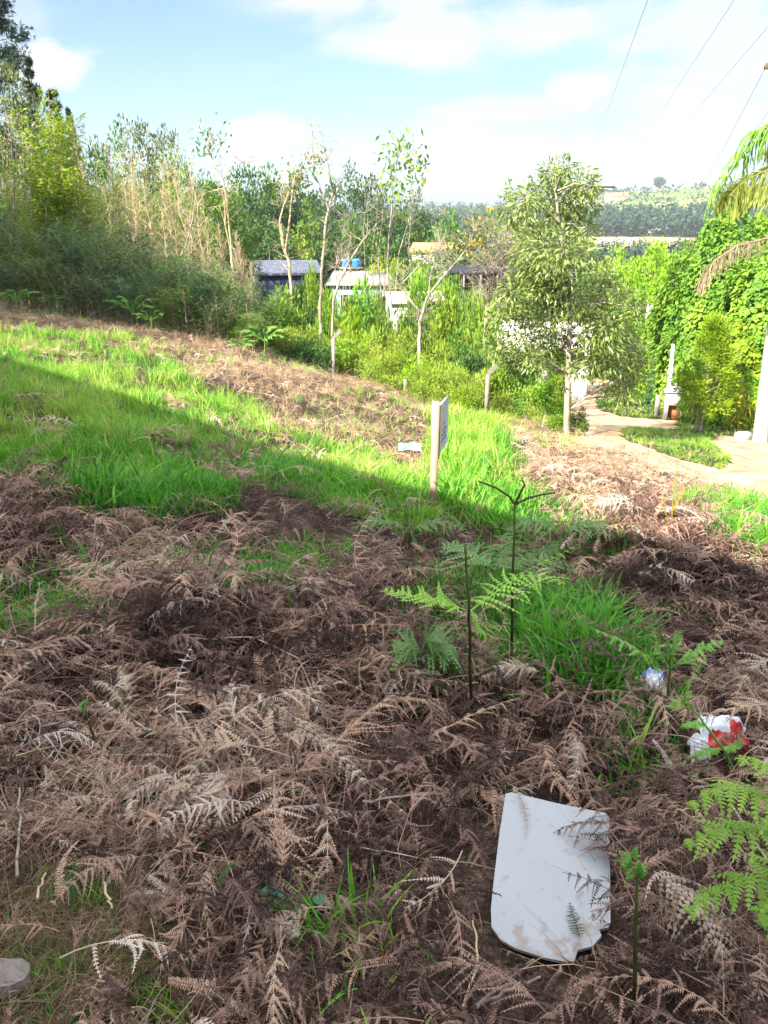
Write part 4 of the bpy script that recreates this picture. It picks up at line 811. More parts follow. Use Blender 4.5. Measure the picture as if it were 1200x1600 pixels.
def make_right_bank():
    specs = [(1150,345,27,190,'leaf_vine','highest creeper draped tree on the right bank'),(1085,400,30,120,'leaf_vine','creeper draped tree at the left end of the right bank'),(1215,380,22,170,'leaf_vine','creeper covered mass at the right edge behind the leaning pole'),
             (1120,470,24,150,'leaf_vine','creeper curtain behind the young cone shaped tree'),(1050,470,29,90,'leaf_lime','lighter green creeper mound behind the thin meter post'),(1185,500,21,110,'leaf_lime','low lime creeper mound right of the young tree')]
    for i, (px, top, Y, w, lf, lb) in enumerate(specs):
        g = crown_at(px, top, Y); h = ztop(px, top, Y) - g[2]; rx = w / FPX * Y / 2 * 1.05; plant_thing('creeper_covered_tree', lb, 'creeper', dome(200 + i, rx, rx * .8, h * .93, 15000, .17, .13, lf, .36), tuple(g))
    for i, (px, top, Y, w, lb) in enumerate(((1075,545,25,110,'grey green brush behind the thin meter post'),(1160,560,21.5,110,'grey green brush between the young tree and the leaning pole'))):
        g = crown_at(px, top, Y); h = ztop(px, top, Y) - g[2]; rx = w / FPX * Y / 2; plant_thing('brush', lb, 'shrub', dome(220 + i, rx, rx * .6, h, 5000, .12, .08, 'leaf_grey', .3), tuple(g))
    g = ground_at(1165, 20.2); plant_thing('creeper_mound', 'low grassy green mound at the foot of the creeper bank', 'creeper', dome(230, 1.7, .8, 1.25, 6000, .13, .06, 'leaf_lime', .2), tuple(g))
    # young cone-shaped tree
    rng = np.random.default_rng(31); Y = 18.6; g = crown_at(1110, 498, Y); h = ztop(1108, 498, Y) - g[2]; t = thing('young_tree', 'young cone shaped bright green tree at the edge of the clearing', 'tree', tuple(g)); tm, cm = MB(), MB()
    tm.tube([[0, 0, -.2], [.02, 0, h * .4], [-.02, .02, h * .9]], [.06, .045, .012], 7)
    for _ in range(105):
        z = h * (.20 + .79 * rng.random() ** 1.25); w = .98 * max(1.04 - z / h, .03) ** .8 * (.45 + .55 * sstep(.15, .33, z / h)); a = rng.uniform(0, 6.28); rr = w * rng.uniform(.35, 1); c = np.array([rr * math.cos(a), rr * math.sin(a), z]); tm.tube([[0, 0, z - .25], c], [.012, .004], 3)
        n = 120; off = sph(rng, n) * rng.random((n, 1)) ** .5 * rng.uniform(.12, .26); cm.leaves(c + off, unit(off) + unit(c * np.array([1, 1, .1])) * .6 + np.array([0, 0, .3]), rng.normal(0, .6, (n, 3)) + np.array([0, 0, 1]), .085 * rng.uniform(.6, 1.3, n), .04, np.clip(rng.random() * .6 + rng.random(n) * .4, 0, 1))
    tm.obj('trunk', MT['pale_bark'], t); cm.obj('crown', MT['leaf_lime'], t)
    V = plant_thing('shrub', 'orange tinged shrub right of the young cone shaped tree', 'shrub', shrub(140, .5, .55, 900, .16, .03, 'leaf_yellow'), (0, 0, 0)); place([(V, .55, .5)], 0, 1152, 598, 19.6, 60)
    # palm beside the road, its trunk beyond the right edge
    rng = np.random.default_rng(41); Y = 12.6; g = ground_at(1325, Y); t = thing('palm_tree', 'palm with drooping feathery fronds hanging in from the right edge', 'palm', tuple(g)); c = P(1318, 250, Y) - g
    tm = MB(); tm.tube([[0, 0, -.3], c * .5 + np.array([.05, 0, 0]), c], [.17, .14, .12], 10); tm.obj('trunk', MT['concrete'], t)
    def pf(pts, ll, m, nl=60, wd=.028, stem=.02):
        q = np.array(pts); s = np.linspace(0, 1, len(q)); ss = np.linspace(0, 1, 16); q = np.stack([np.interp(ss, s, q[:, k]) for k in range(3)], -1); mb = MB(); mb.tube(q, np.linspace(stem, stem * .3, 16), 5, .6)
        u = np.sort(rng.uniform(.12, 1, nl * 2)); b = np.stack([np.interp(u, ss, q[:, k]) for k in range(3)], -1); T = unit(np.stack([np.interp(u, ss, np.gradient(q[:, k])) for k in range(3)], -1)); S = unit(np.cross(T, [0, 0, 1.])) * np.where(rng.random(nl * 2) < .5, -1, 1)[:, None]
        for rep in range(2):
            o = unit(S * .6 + T * .5 + rng.normal(0, .18, b.shape)); l = ll * rng.uniform(.7, 1.15, (nl * 2, 1)) * (1 - .35 * np.abs(u[:, None] - .4)); k1 = b + o * l * .35; k2 = k1 + unit(o * .45 + np.array([0, 0, -1])) * l * .4; k3 = k2 + unit(o * .1 + np.array([0, 0, -1]) + rng.normal(0, .1, b.shape)) * l * .35
            for A, B in ((b, k1), (k1, k2), (k2, k3)): mb.leaves(A, B - A, S + np.array([0, 0, .6]) + rng.normal(0, .3, b.shape), np.linalg.norm(B - A, axis=1) * 1.15, wd, rng.random(nl * 2))
        return mb.obj('frond', MT[m], t)
    W = lambda *a: [P(x, y, yy) - g for x, y, yy in a]
    pf(W((1318,250,12.6),(1260,238,12.3),(1205,262,12.0),(1160,285,11.8),(1140,305,11.7)), .46, 'leaf_bamboo')
    pf(W((1318,255,12.6),(1265,275,12.9),(1220,285,13.2),(1180,296,13.5),(1155,315,13.6)), .44, 'leaf_bamboo')
    f2 = pf(W((1318,262,12.6),(1255,345,12.2),(1200,372,11.9),(1150,385,11.7),(1115,408,11.6),(1098,440,11.6)), .30, 'leaf_dry', 80, .014); f2['label'] = 'dry grey frond arching low over the creeper bank'
    pf(W((1318,250,12.6),(1270,205,12.3),(1232,212,12.1),(1205,232,12.0)), .36, 'leaf_bamboo')
    for a in (-1.2, -.4, .5, 1.2, 2.0): pf([c, c + np.array([.9 * math.cos(a), .9 * math.sin(a), .7]), c + np.array([1.7 * math.cos(a), 1.7 * math.sin(a), .5]), c + np.array([2.3 * math.cos(a), 2.3 * math.sin(a), -.4])], .6, 'leaf_vine')
make_right_bank()

# ---------------------------------------------------------------- houses, walls, poles, wires, fence
def gable_house(name, label, px, Y, w, d, eave, rise, rz, wallm, roofm, ov=.4, z=None, windows=(), doors=()):
    x = ground_at(px, Y)[0]; g = np.array([x, Y, float(H(x, Y)) if z is None else z]); t = thing(name, label, 'house', tuple(g), rz)
    b = MB(); b.box((0, 0, eave / 2 - .5), (w, d, eave + 1)); b.add([[-w / 2, -d / 2, eave], [-w / 2, d / 2, eave], [-w / 2, 0, eave + rise * .92], [w / 2, -d / 2, eave], [w / 2, d / 2, eave], [w / 2, 0, eave + rise * .92]], [[0, 2, 1], [3, 4, 5]]); b.obj('wall', wallm, t)
    r = MB()
    for s in (-1, 1):
        hy = d / 2 + ov; dz = rise * ov / (d / 2); a = np.array([[-w / 2 - ov, s * hy, eave - dz], [w / 2 + ov, s * hy, eave - dz], [w / 2 + ov, 0, eave + rise], [-w / 2 - ov, 0, eave + rise]]); r.prism(a if s < 0 else a[::-1], (0, 0, 1), .1)
    r.obj('roof', roofm, t)
    glass = MT.setdefault('glass', mat_pr('dark_glass', (.02, .025, .03), rough=.15, spec=.5))
    for (x, zz, ww, hh) in windows:
        f = MB(); f.box((x, -d / 2 - .03, zz), (ww + .16, .08, hh + .16)); fo = f.obj('window', MT['white'], t); p = MB(); p.box((x, -d / 2 - .08, zz), (ww, .03, hh)); p.obj('pane', glass, fo)
    for (x, ww, hh) in doors:
        f = MB(); f.box((x, -d / 2 - .03, hh / 2), (ww, .08, hh)); f.obj('door', MT['brown_bark'], t)
    return t, g
def make_buildings():
    grey = mat_pr('fibre_roof', (.17, .165, .15), (.27, .26, .235), 2, .9, .1); blue = mat_pr('pale_blue_wall', (.16, .25, .31), (.24, .34, .40), 3, .9, .1); navy = mat_pr('slate_blue_wall', (.05, .06, .10), (.09, .10, .15), 4, .8, .2)
    slate = mat_pr('slate_roof', (.07, .08, .11), (.12, .13, .17), 5, .85, .1); terra = mat_pr('terracotta', (.42, .18, .09), (.55, .26, .14), 6, .85, .1, bump=.3); ochre = mat_pr('ochre_wall', (.6, .45, .22), (.66, .5, .28)); dark = mat_pr('dark_boards', (.02, .022, .03), (.05, .05, .06), 3, .85, .1, stretch=(8, 1, .3))
    zz = ztop(575, 424, 58)
    gable_house('grey_roofed_house', 'pale blue house with a low grey roof and two blue tanks behind it', 578, 58, 4.6, 5.0, 2.7, .62, R(-8), blue, grey, .35, zz - 3.3, [(-1.2, 1.5, .9, .8)], [(1.2, .8, 2.0)])
    blu = mat_pr('blue_plastic', (.02, .16, .55), (.03, .22, .65), 4, .4, .4)
    for k, (px, lb) in enumerate(((541, 'left one of two round blue water tanks above the grey roof'), (556.5, 'right one of two round blue water tanks above the grey roof'))):
        c = P(px, 416, 62); t = thing('water_tank', lb, 'water tank', tuple(c), 0, 'blue water tanks')
        b = MB(); b.tube([[0, 0, -.02], [0, 0, .04], [0, 0, .42]], [.29, .30, .36], 16, cap=True); b.obj('body', blu, t, smooth=False); l = MB(); l.tube([[0, 0, .425], [0, 0, .47], [0, 0, .54], [0, 0, .56]], [.38, .38, .2, .05], 16, cap=True); l.obj('lid', blu, t)
    s = P(549, 417, 62); st = thing('tank_stand', 'concrete stand carrying the two blue water tanks', 'stand', tuple(s)); b = MB(); b.box((0, 0, -.08), (1.8, 1.1, .12)); b.obj('top', MT['concrete'], st)
    for k in (-.8, .8):
        b = MB(); b.box((k, 0, -2.1), (.18, .9, 3.9)); b.obj('leg', MT['concrete'], st)
    gz = ztop(452, 408, 40)
    t, g = gable_house('slate_blue_building', 'dark slate blue building in shade behind the wavy tan tree', 448, 40, 3.0, 3.4, 2.5, .45, R(12), navy, slate, .2, gz - 2.9)
    p = MB(); p.box((0, 0, 0), (.5, .04, .42)); po = p.obj('window', MT['white'], t, (.0, -1.74, 1.05)); q = MB()
    for k in range(4): q.box((-.17 + .115 * k, -.03, 0), (.06, .02, .34))
    q.obj('pane', navy, po)
    gable_house('white_cottage', 'low white cottage wall seen through the arms of the white forked tree', 643, 31, 1.9, 2.0, 1.2, .22, R(6), MT['white'], mat_pr('pinkish_roof', (.55, .42, .36), (.64, .5, .44)), .15, ztop(643, 456, 31) - 1.4, [(.4, .6, .35, .4)])
    gable_house('tiled_house', 'house with a long terracotta tile roof above the trees', 675, 68, 3.0, 3, 2.4, .55, R(-14), MT['white'], terra, .25, ztop(672, 379, 68) - 2.95)
    x = ground_at(745, 44); t = thing('open_shed', 'dark open fronted shed among the trees in the hollow', 'shed', (x[0], 44, ztop(745, 462, 44)), R(-5))
    b = MB(); b.box((0, .8, .55), (3.0, .1, 1.5)); b.box((-1.5, 0, .55), (.1, 1.6, 1.5)); b.box((1.5, 0, .55), (.1, 1.6, 1.5)); b.obj('wall', dark, t); b = MB(); b.prism([[-1.7, -1.0, 1.35], [1.7, -1.0, 1.35], [1.7, 1.0, 1.55], [-1.7, 1.0, 1.55]], (0, 0, 1), .08); b.obj('roof', dark, t)  # dark roof: shade of the recess under the trees put into its colour
    for k in (-.9, 0, .9): b = MB(); b.box((k, -.8, .45), (.1, .1, 1.7)); b.obj('post', MT['concrete'], t)
    b = MB(); b.box((0, -.85, -.45), (3.1, .12, .35)); b.obj('plinth', mat_pr('mauve_render', (.20, .16, .15), (.26, .22, .2)), t)
    gable_house('white_house', 'white house half hidden behind the tall roadside tree', 848, 31, 3.0, 3.2, 2.15, .7, R(-18), mat_pr('cream_wall', (.36, .34, .31), (.46, .44, .40), 3, .9, .1), mat_pr('pale_roof', (.55, .5, .45), (.66, .62, .56), 5), .3, float(H(ground_at(848, 31)[0], 31)) - .1, [(-.7, 1.2, .7, .7), (.7, 1.2, .6, .7)], [(.05, .7, 1.8)])
    w = P(875, 585, 27.5); t = thing('boundary_wall', 'white boundary wall with square end pillar beside the road behind the tree', 'wall', (w[0], w[1], float(H(w[0], w[1]))), R(-20)); b = MB(); b.box((-.4, 0, .35), (2.2, .14, 1.3)); b.obj('panel', MT['white'], t)
    for k in (.85, -1.6): b = MB(); b.box((k, 0, .4), (.26, .26, 1.5)); b.box((k, 0, 1.18), (.34, .34, .07)); b.obj('pillar', MT['white'], t)
    p = P(842, 575, 20); t = thing('broken_post', 'thick grey concrete post leaning left beside the white house', 'post', (p[0] + .05, 20, float(H(p[0], 20)))); b = MB(); b.tube([[.1, 0, -.2], [0, 0, .6], [.12, 0, 1.0]], [.1, .1, .085], 6, cap=True); b.obj('shaft', MT['concrete'], t)
    # far buildings on the hill
    gable_house('ochre_farmhouse', 'tiny ochre farmhouse on the far grassy hillside', 957, 640, 12, 7, 5, 2.2, 0, ochre, terra, .5); gable_house('ochre_cottage', 'tinier ochre cottage right of the farmhouse on the far hill', 972, 650, 7, 6, 4, 2, 0, ochre, terra, .5)
    for k, (px, w) in enumerate(((1022, 16), (1040, 20))): gable_house('long_shed', ('shorter pale roofed shed', 'longer pale roofed shed')[k] + ' at the foot of the dark far woods', px, 396, w * .6, 5, 2.4, 1.2, 0, MT['white'], MT['white'], .4)
    # lattice pylon on the ridge
    g = ground_far(1138, 300, 880); t = thing('pylon', 'thin lattice power pylon on the far ridge', 'pylon', g); b = MB(); A, B = [], []; h = 30.0; wd = lambda z: 3.2 * (1 - z / h) + .5
    zs = np.linspace(0, h, 9); cs = [(-1, -1), (1, -1), (1, 1), (-1, 1)]
    for z0, z1 in zip(zs[:-1], zs[1:]):
        for i in range(4):
            p0 = np.array([*(np.array(cs[i]) * wd(z0)), z0]); p1 = np.array([*(np.array(cs[i]) * wd(z1)), z1]); q1 = np.array([*(np.array(cs[(i + 1) % 4]) * wd(z1)), z1]); A += [p0, p0]; B += [p1, q1]
    for z in (20, 24, 28): A += [np.array([-5, 0, z]), np.array([-5, 0, z])]; B += [np.array([5, 0, z]), np.array([0, 0, z + 2])]; A.append(np.array([5, 0, z])); B.append(np.array([0, 0, z + 2]))
    b.twigs(A, B, .16, .16); b.obj('lattice', MT['concrete'], t)
make_buildings()

def make_poles():
    # leaning concrete pole at the right edge
    g = ground_at(1187, 17.3); top = P(1262, 78, 17.3); ax = top - g; t = thing('utility_pole', 'thick pale concrete utility pole leaning out of the right edge', 'pole', tuple(g)); b = MB(); b.tube([-.05 * ax, ax * .25, ax], [.17, .155, .10], 12, cap=True); b.obj('shaft', MT['pale_concrete'], t)
    b = MB(); b.box(ax * .965, (1.6, .1, .1)); b.obj('crossarm', MT['brown_bark'], t); ends = []
    for k in (-.7, -.15, .7):
        c = ax * .965 + np.array([k, 0, .05]); b = MB(); b.tube([c, c + [0, 0, .06], c + [0, 0, .14]], [.03, .05, .02], 8, cap=True); b.obj('insulator', MT['white'], t); ends.append(g + c + np.array([0, 0, .14]))
    # far pole with a transformer
    Y = 45; base = P(1006, 540, Y); z0 = float(H(base[0], Y)); tp = P(1017, 454, Y); t = thing('utility_pole', 'distant white utility pole with crossarm and transformer beyond the roadside tree', 'pole', (base[0], Y, z0)); o = np.array([base[0], Y, z0]); b = MB(); b.tube([[0, 0, -.3], tp - o + [0, 0, .15]], [.17, .11], 10, cap=True); b.obj('shaft', MT['white'], t)
    b = MB(); b.box(tp - o, (1.7, .1, .1)); b.obj('crossarm', MT['white'], t); c = P(1022, 490, Y - .35) - o; b = MB(); b.tube([c + [0, 0, -.5], c + [0, 0, -.45], c + [0, 0, .4], c + [0, 0, .46]], [.26, .3, .3, .2], 10, cap=True)
    for k in range(6): b.box(c + np.array([.32 * math.cos(k), .32 * math.sin(k), 0]), (.05, .05, .6))
    b.obj('transformer', MT['white'], t); fe = [tp + np.array([k, 0, .12]) for k in (-.75, 0, .75)]
    wm = mat_pr('wire', (.22, .22, .24), rough=.6); lb = ('upper', 'middle', 'lower'); order = [(0, 0), (1, 1), (2, 2)]
    for k, (i, j) in enumerate(order):
        s = np.linspace(0, 1, 24)[:, None]; q = ends[i] * (1 - s) + fe[j] * s; q[:, 2] -= .5 * 4 * (s * (1 - s))[:, 0]; b = MB(); b.tube(q, .0055, 4); tag(b.obj('power_line', wm), lb[k] + ' of three dark cables running from the leaning pole to the distant pole', 'cable', 'cables along the road')
    # service cables from the house to a hidden pole behind the tall tree
    Y = 52; tp = P(905, 292, Y); z0 = float(H(tp[0], Y)); t = thing('utility_pole', 'tall concrete pole hidden behind the crown of the roadside tree', 'pole', (tp[0], Y, z0)); b = MB(); b.tube([[0, 0, -.3], [0, 0, tp[2] - z0 + .2]], [.2, .12], 10, cap=True); b.obj('shaft', MT['concrete'], t); b = MB(); b.box((.4, 0, tp[2] - z0), (3.6, .12, .12)); b.obj('crossarm', MT['brown_bark'], t)
    for k, (n, f, nm) in enumerate((((1012, 0), (908, 285), 'leftmost'), ((1147, 0), (957, 292), 'middle'), ((1200, 42), (985, 292), 'rightmost'))):
        a = P(*n, 10.0); e = P(*f, 52.0); d = unit(a - e); s = (-1.45 - a[0] * .70 - a[1] * .714) / (d[0] * .70 + d[1] * .714); q0 = a + d * s; q = q0 + (e - q0) * np.linspace(0, 1, 30)[:, None]; b = MB(); b.tube(q, .0032, 4); tag(b.obj('power_line', wm), nm + ' of the three thin cables crossing the sky at upper right', 'cable', 'thin cables across the sky')
    # short pole with the meter housing
    g = ground_at(1041, 21.2); t = thing('meter_post', 'slim white post standing beside the small white meter housing', 'post', tuple(g)); tp = P(1052, 538, 21.2) - g; b = MB(); b.tube([[-.05, 0, -.2], tp * .5, tp], [.075, .065, .05], 8, cap=True); b.obj('shaft', MT['white'], t); b = MB(); b.box(tp * .62, (.2, .1, .14)); b.obj('bracket', MT['concrete'], t)
    g = ground_at(1050, 21.0); t = thing('meter_housing', 'small white masonry meter housing with a pointed top beside the road', 'meter box', tuple(g), R(-15)); b = MB(); b.box((-.2, 0, .35), (.1, .34, .9)); b.box((.24, 0, .35), (.1, .34, .9)); b.box((.02, 0, .62), (.33, .34, .36)); b.obj('wall', MT['white'], t)
    b = MB(); b.prism([[-.32, -.24, .8], [.36, -.24, .8], [.02, -.24, 1.0]][::-1], (0, -1, 0), .48); b.obj('roof', MT['white'], t); b = MB(); b.box((.02, .1, .2), (.33, .1, .46)); b.obj('brick_back', mat_pr('brick', (.30, .10, .05), (.42, .17, .09), 14), t)
    for px, py, Y, h, lb in ((1025, 628, 22, .5, 'short grey post left of the meter housing'),):
        g = ground_at(px, Y); t = thing('short_post', lb, 'post', tuple(g)); b = MB(); b.box((0, 0, h / 2), (.14, .14, h + .2), taper=.9); b.obj('shaft', MT['concrete'], t)
    for k, px in enumerate((1076, 1084)):
        g = ground_at(px, 18.2); b = MB(); b.tube([[0, 0, -.1], [.02, 0, .35], [.01, 0, .75]], [.018, .016, .014], 5, cap=True); tag(b.obj('stake', MT['pale_bark'], None, tuple(g)), ('left', 'right')[k] + ' of two thin pale stakes under the young cone shaped tree', 'stake', 'pale stakes under the young tree')
    g = ground_at(1160, 17.6); b = MB(); b.box((0, 0, .06), (.34, .2, .18), .3); b.box((.02, .01, .165), (.28, .16, .03), .3); tag(b.obj('masonry_block', MT['white'], None, tuple(g)), 'small white masonry block lying left of the leaning concrete pole', 'block')
    # fence posts with angled heads
    def fpost(px, Y, top, lb, arm=.17, w=.075, lean=0, hd=1):
        g = ground_at(px, Y); h = ztop(px, top, Y) - g[2]; t = thing('fence_post', lb, 'fence post', tuple(g), 0, 'concrete fence posts'); b = MB(); b.box((0, 0, h * .4), (w, w * 1.2, h * 1.0)); 
        if arm:
            b.prism([[-w / 2, -w * .6, h * .9], [w / 2, -w * .6, h * .9], [w / 2 + arm * hd, -w * .6, h * .9 + arm * 1.0], [-w / 2 + arm * hd, -w * .6, h * .9 + arm * 1.25]], (0, -1, 0), w * 1.2)
        b.obj('shaft', MT['concrete'], t)
    fpost(759, 15.6, 577, 'grey concrete fence post with bent top in front of the roadside tree')
    fpost(522, 17.2, 522, 'slim grey concrete fence post with bent top at the edge of the dark brush')
    fpost(633, 16.6, 590, 'short stub of a fence post in the feathery shrubs', 0)
make_poles()

def make_sign():
    g = G(677, 792); Y = g[1]; t = thing('sign_post', 'pale wooden post carrying a grey board seen almost edge on', 'sign', tuple(g)); h = ztop(677, 627, Y) - g[2]
    wood = mat_pr('planed_wood', (.34, .23, .17), (.44, .32, .245), 5, .8, .15, stretch=(6, 6, .5), bump=.1); board = mat_pr('grey_board', (.40, .42, .44), (.46, .47, .50), 3, .7, .2); edge = mat_pr('plank_end', (.46, .37, .30), (.55, .46, .38), 5, .8, .1); ink = mat_pr('faded_ink', (.13, .14, .17), (.2, .2, .24), 30)
    k = Y / FPX * 1.03
    b = MB(); b.box((0, 0, h / 2 - .15), (11.5 * k, .035, h + .3)); b.obj('post', wood, t)
    # second plank beside the post with a slanted head, then the board running away behind it
    x0 = 6.0 * k; b = MB(); b.prism([[x0, .012, h * .965], [x0, .012, h * .47], [x0 + 4.2 * k, .05, h * .72], [x0 + 8.0 * k, .09, h * .90]][::-1], (-.35, .93, 0), .02); b.obj('brace', edge, t)
    d = unit(np.array([.16, .62, 0])); a = np.array([x0 + .006, .02, 0]); ln = .34; z1, z0 = h * .955, h * .50; nr = np.array([d[1], -d[0], 0]); b = MB(); Q = [a + [0, 0, z0], a + d * ln + [0, 0, z0 + .0], a + d * ln + [0, 0, z1 + .0], a + [0, 0, z1]]; b.prism(Q, nr, .012); bo = b.obj('board', board, t); rng = np.random.default_rng(2); m = MB()
    for zz, n in ((.52, 5), (.40, 7), (.30, 6), (.20, 7)):                # unreadable dark strokes, as in the photograph
        for i in range(n):
            u = .2 + .1 * i; c = a + d * ln * u * .9 + np.array([0, 0, z0 + (z1 - z0) * zz]) + nr * .003; hh = .012 * rng.uniform(.6, 1.4); m.prism([c, c + d * .02, c + d * .02 + [0, 0, hh], c + [0, 0, hh]], nr, .002)
    m.obj('lettering', ink, bo)
make_sign()

# ---------------------------------------------------------------- foreground: live bracken, tile, litter, sticks
def make_ferns():
    rng = np.random.default_rng(51)
    def W(pts, Y): return [P(p[0], p[1], Y + (p[2] if len(p) > 2 else 0)) for p in pts]
    def fern(label, base, stem, fr, mat='fern', r0=.0045, stemmat='stalk', np_=16, plen=.12, tipY=0, sc=1):
        g = G(*base); Y = g[1]; t = thing('bracken_fern', label, 'fern', tuple(g)); s = np.array([g - [0, 0, .05]] + W(stem, Y)) - g; ss = np.linspace(0, 1, 14); s2 = np.stack([np.interp(ss, np.linspace(0, 1, len(s)), s[:, k]) for k in range(3)], -1); b = MB(); s2[1:-1] += rng.normal(0, r0 * .35, (12, 3)); b.tube(s2, np.linspace(r0 * 1.25, r0 * .6, 14), 8, np.repeat(np.clip(np.linspace(-.1, .75, 13) + rng.normal(0, .06, 13), 0, 1), 8)); b.obj('stem', MT[stemmat], t, smooth=True)
        for f in fr:
            pts = np.array(W(f['p'], Y)) - g; q = np.linspace(0, 1, 12); pp = np.stack([np.interp(q, np.linspace(0, 1, len(pts)), pts[:, k]) for k in range(3)], -1); pp[1:-1] = (pp[:-2] + 2 * pp[1:-1] + pp[2:]) / 4; m = MB(); kw = dict(npairs=np_, plen=plen, npin=10, ang=22, droop=.25, curl=.35, pinl=.016, t0=.12, rad=.0022, mess=.12, rtint=.8, shape=.6); kw.update(f.get('k', {})); frond(m, rng, pp, **kw); m.obj('frond', MT[f.get('m', mat)], t)
        return t
    fern('tall dark stemmed bracken with two bright side fronds, in the middle foreground', (737, 1150), [(735,1000),(731,920),(727,855)],
         [dict(p=[(733,955),(690,940),(640,930,.05),(598,922,.1)], k=dict(plen=.11, npairs=13, droop=-.1)), dict(p=[(735,955),(775,925,.1),(810,900,.2),(845,898,.2),(882,912,.1)], k=dict(plen=.16, npairs=13)), dict(p=[(733,952),(745,968),(752,985),(762,998)], k=dict(plen=.06, npairs=10)), dict(p=[(734,955),(790,905,.5),(850,880,1.0),(910,848,1.5)], k=dict(plen=.05, npairs=8, t0=.55))], 'fern_lime', .0052)
    t = fern('tallest dark bracken stem forking at the top into three bare uncurling arms', (800, 1062), [(801,940),(803,860),(805,790)], [], r0=.005); g = np.array(t.location)
    for pts in ([(805,788),(795,775),(775,762),(748,752)], [(805,788),(812,772),(820,757),(816,750)], [(805,788),(825,778),(845,773),(868,770)]):
        b = MB(); b.tube(np.array(W(pts, g[1])) - g, [.005, .0045, .004, .003], 6); b.obj('arm', MT['stalk'], t)
    fern('small bracken with bright lacy fronds beside the scrap of blue and white litter', (1042, 1146), [(1043,1090),(1048,1025)], [dict(p=[(1046,1050),(1010,1025),(970,1000),(925,982)], k=dict(plen=.07, npairs=9)), dict(p=[(1047,1045),(1075,1025),(1100,1010),(1132,1002)], k=dict(plen=.07, npairs=9)), dict(p=[(1048,1040),(1050,1010),(1062,985)], k=dict(plen=.08, npairs=9)), dict(p=[(1047,1045),(1030,1015),(1020,985)], k=dict(plen=.08, npairs=9))], r0=.0042)
    fern('dark bracken shoot with a curled green tip right of the white tile', (992, 1625), [(992,1520),(994,1430),(995,1365)], [dict(p=[(995,1368),(985,1352),(986,1336),(992,1325)], k=dict(plen=.025, npairs=12, curl=1.2, droop=1.0)), dict(p=[(995,1368),(1002,1358),(1000,1348)], k=dict(plen=.018, npairs=8, curl=1.2))], r0=.0045)
    fern('short bracken shoot rising from the dead litter at the far left', (152, 1200), [(145,1150),(134,1110)], [dict(p=[(134,1112),(128,1100),(136,1092)], k=dict(plen=.02, npairs=9, curl=1.2))], r0=.005)
    lk = dict(plen=.115, npairs=14, npin=11, pinl=.02, ang=30, droop=.35, curl=.3, t0=.05)
    fern('lush lime green bracken reaching in from the lower right edge', (1330, 1560), [(1310,1450),(1290,1330)], [dict(p=[(1292,1345),(1230,1262),(1150,1225),(1070,1262)], k=lk), dict(p=[(1295,1370),(1235,1305),(1150,1290),(1066,1320)], k=lk), dict(p=[(1300,1400),(1240,1362),(1150,1375),(1064,1425)], k=lk), dict(p=[(1292,1345),(1240,1230),(1190,1190),(1150,1185)], k=lk), dict(p=[(1300,1420),(1240,1420),(1190,1440)], k=lk)], 'fern_lime', .006)
    fern('young lime bracken with opening tips arching over the red and white packet', (1175, 1230), [(1130,1172),(1100,1130),(1080,1105)], [dict(p=[(1082,1106),(1060,1095),(1042,1105)], k=dict(plen=.035, npairs=8)), dict(p=[(1105,1135),(1090,1130),(1066,1134)], k=dict(plen=.035, npairs=8)), dict(p=[(1130,1172),(1100,1172),(1075,1185)], k=dict(plen=.035, npairs=8)), dict(p=[(1082,1106),(1070,1090),(1080,1080)], k=dict(plen=.03, npairs=8)), dict(p=[(1130,1172),(1150,1165),(1158,1155)], k=dict(plen=.03, npairs=8))], r0=.004, stemmat='fern')
    gk = dict(plen=.20, npairs=14, npin=12, pinl=.018, droop=.2)
    fern('grey green lacy bracken spreading behind the tall dark stems', (775, 975), [(775,930),(772,890)], [dict(p=[(772,890),(740,865,.1),(715,850,.2),(690,850,.2)], k=gk), dict(p=[(772,890),(790,860,.3),(800,840,.5),(790,822,.6)], k=gk), dict(p=[(772,890),(800,880,.1),(850,872,.2),(900,885,.2)], k=gk), dict(p=[(772,895),(760,910),(745,935),(735,960)], k=gk)], 'fern_grey', .004)
    fern('grey green lacy bracken at the shade edge left of the sunny straw', (890, 900), [(885,860),(880,830)], [dict(p=[(880,832),(850,815),(820,812),(790,830)], k=gk), dict(p=[(880,832),(905,815),(935,815),(960,835)], k=gk), dict(p=[(880,832),(870,850),(850,862),(820,870)], k=gk)], 'fern_grey', .004)
    fern('grey green ferny growth below the sign post', (640, 860), [(640,840),(640,825)], [dict(p=[(640,828),(610,815),(580,812),(550,825)], k=gk), dict(p=[(640,828),(670,815),(700,815),(730,830)], k=gk), dict(p=[(640,828),(650,845),(670,860)], k=gk)], 'fern_grey', .004)
    fern('low green bracken at the left of the tall bracken stem', (655, 1075), [(655,1050),(660,1020)], [dict(p=[(660,1020),(640,1005),(615,1010)], k=gk), dict(p=[(660,1020),(690,1005),(715,1020)], k=gk), dict(p=[(660,1020),(665,1000),(690,985)], k=gk)], 'fern_grey', .003)
    # sunlit young bracken along the upper edge of the field
    for i, (px, py, sz, lb) in enumerate(((205,515,48,'yellow green young bracken in front of the dark bamboo on the left'),(412,560,46,'yellow green young bracken before the brush at the right end of the wood'),(375,560,28,'small yellow bracken left of the larger one by the brush'),(130,480,34,'pale green bracken at the foot of the dark wood'),(28,492,36,'golden bracken shoots at the far left top of the field'),(80,490,26,'small golden bracken shoots beside the left end of the wood'),(235,520,32,'narrow yellow bracken right of the largest young one'),(318,520,26,'small green bracken under the brown hanging frond'))):
        st = [(px + 2, py - sz * .5), (px, py - sz)]; sd = sz / 48.; fr = []
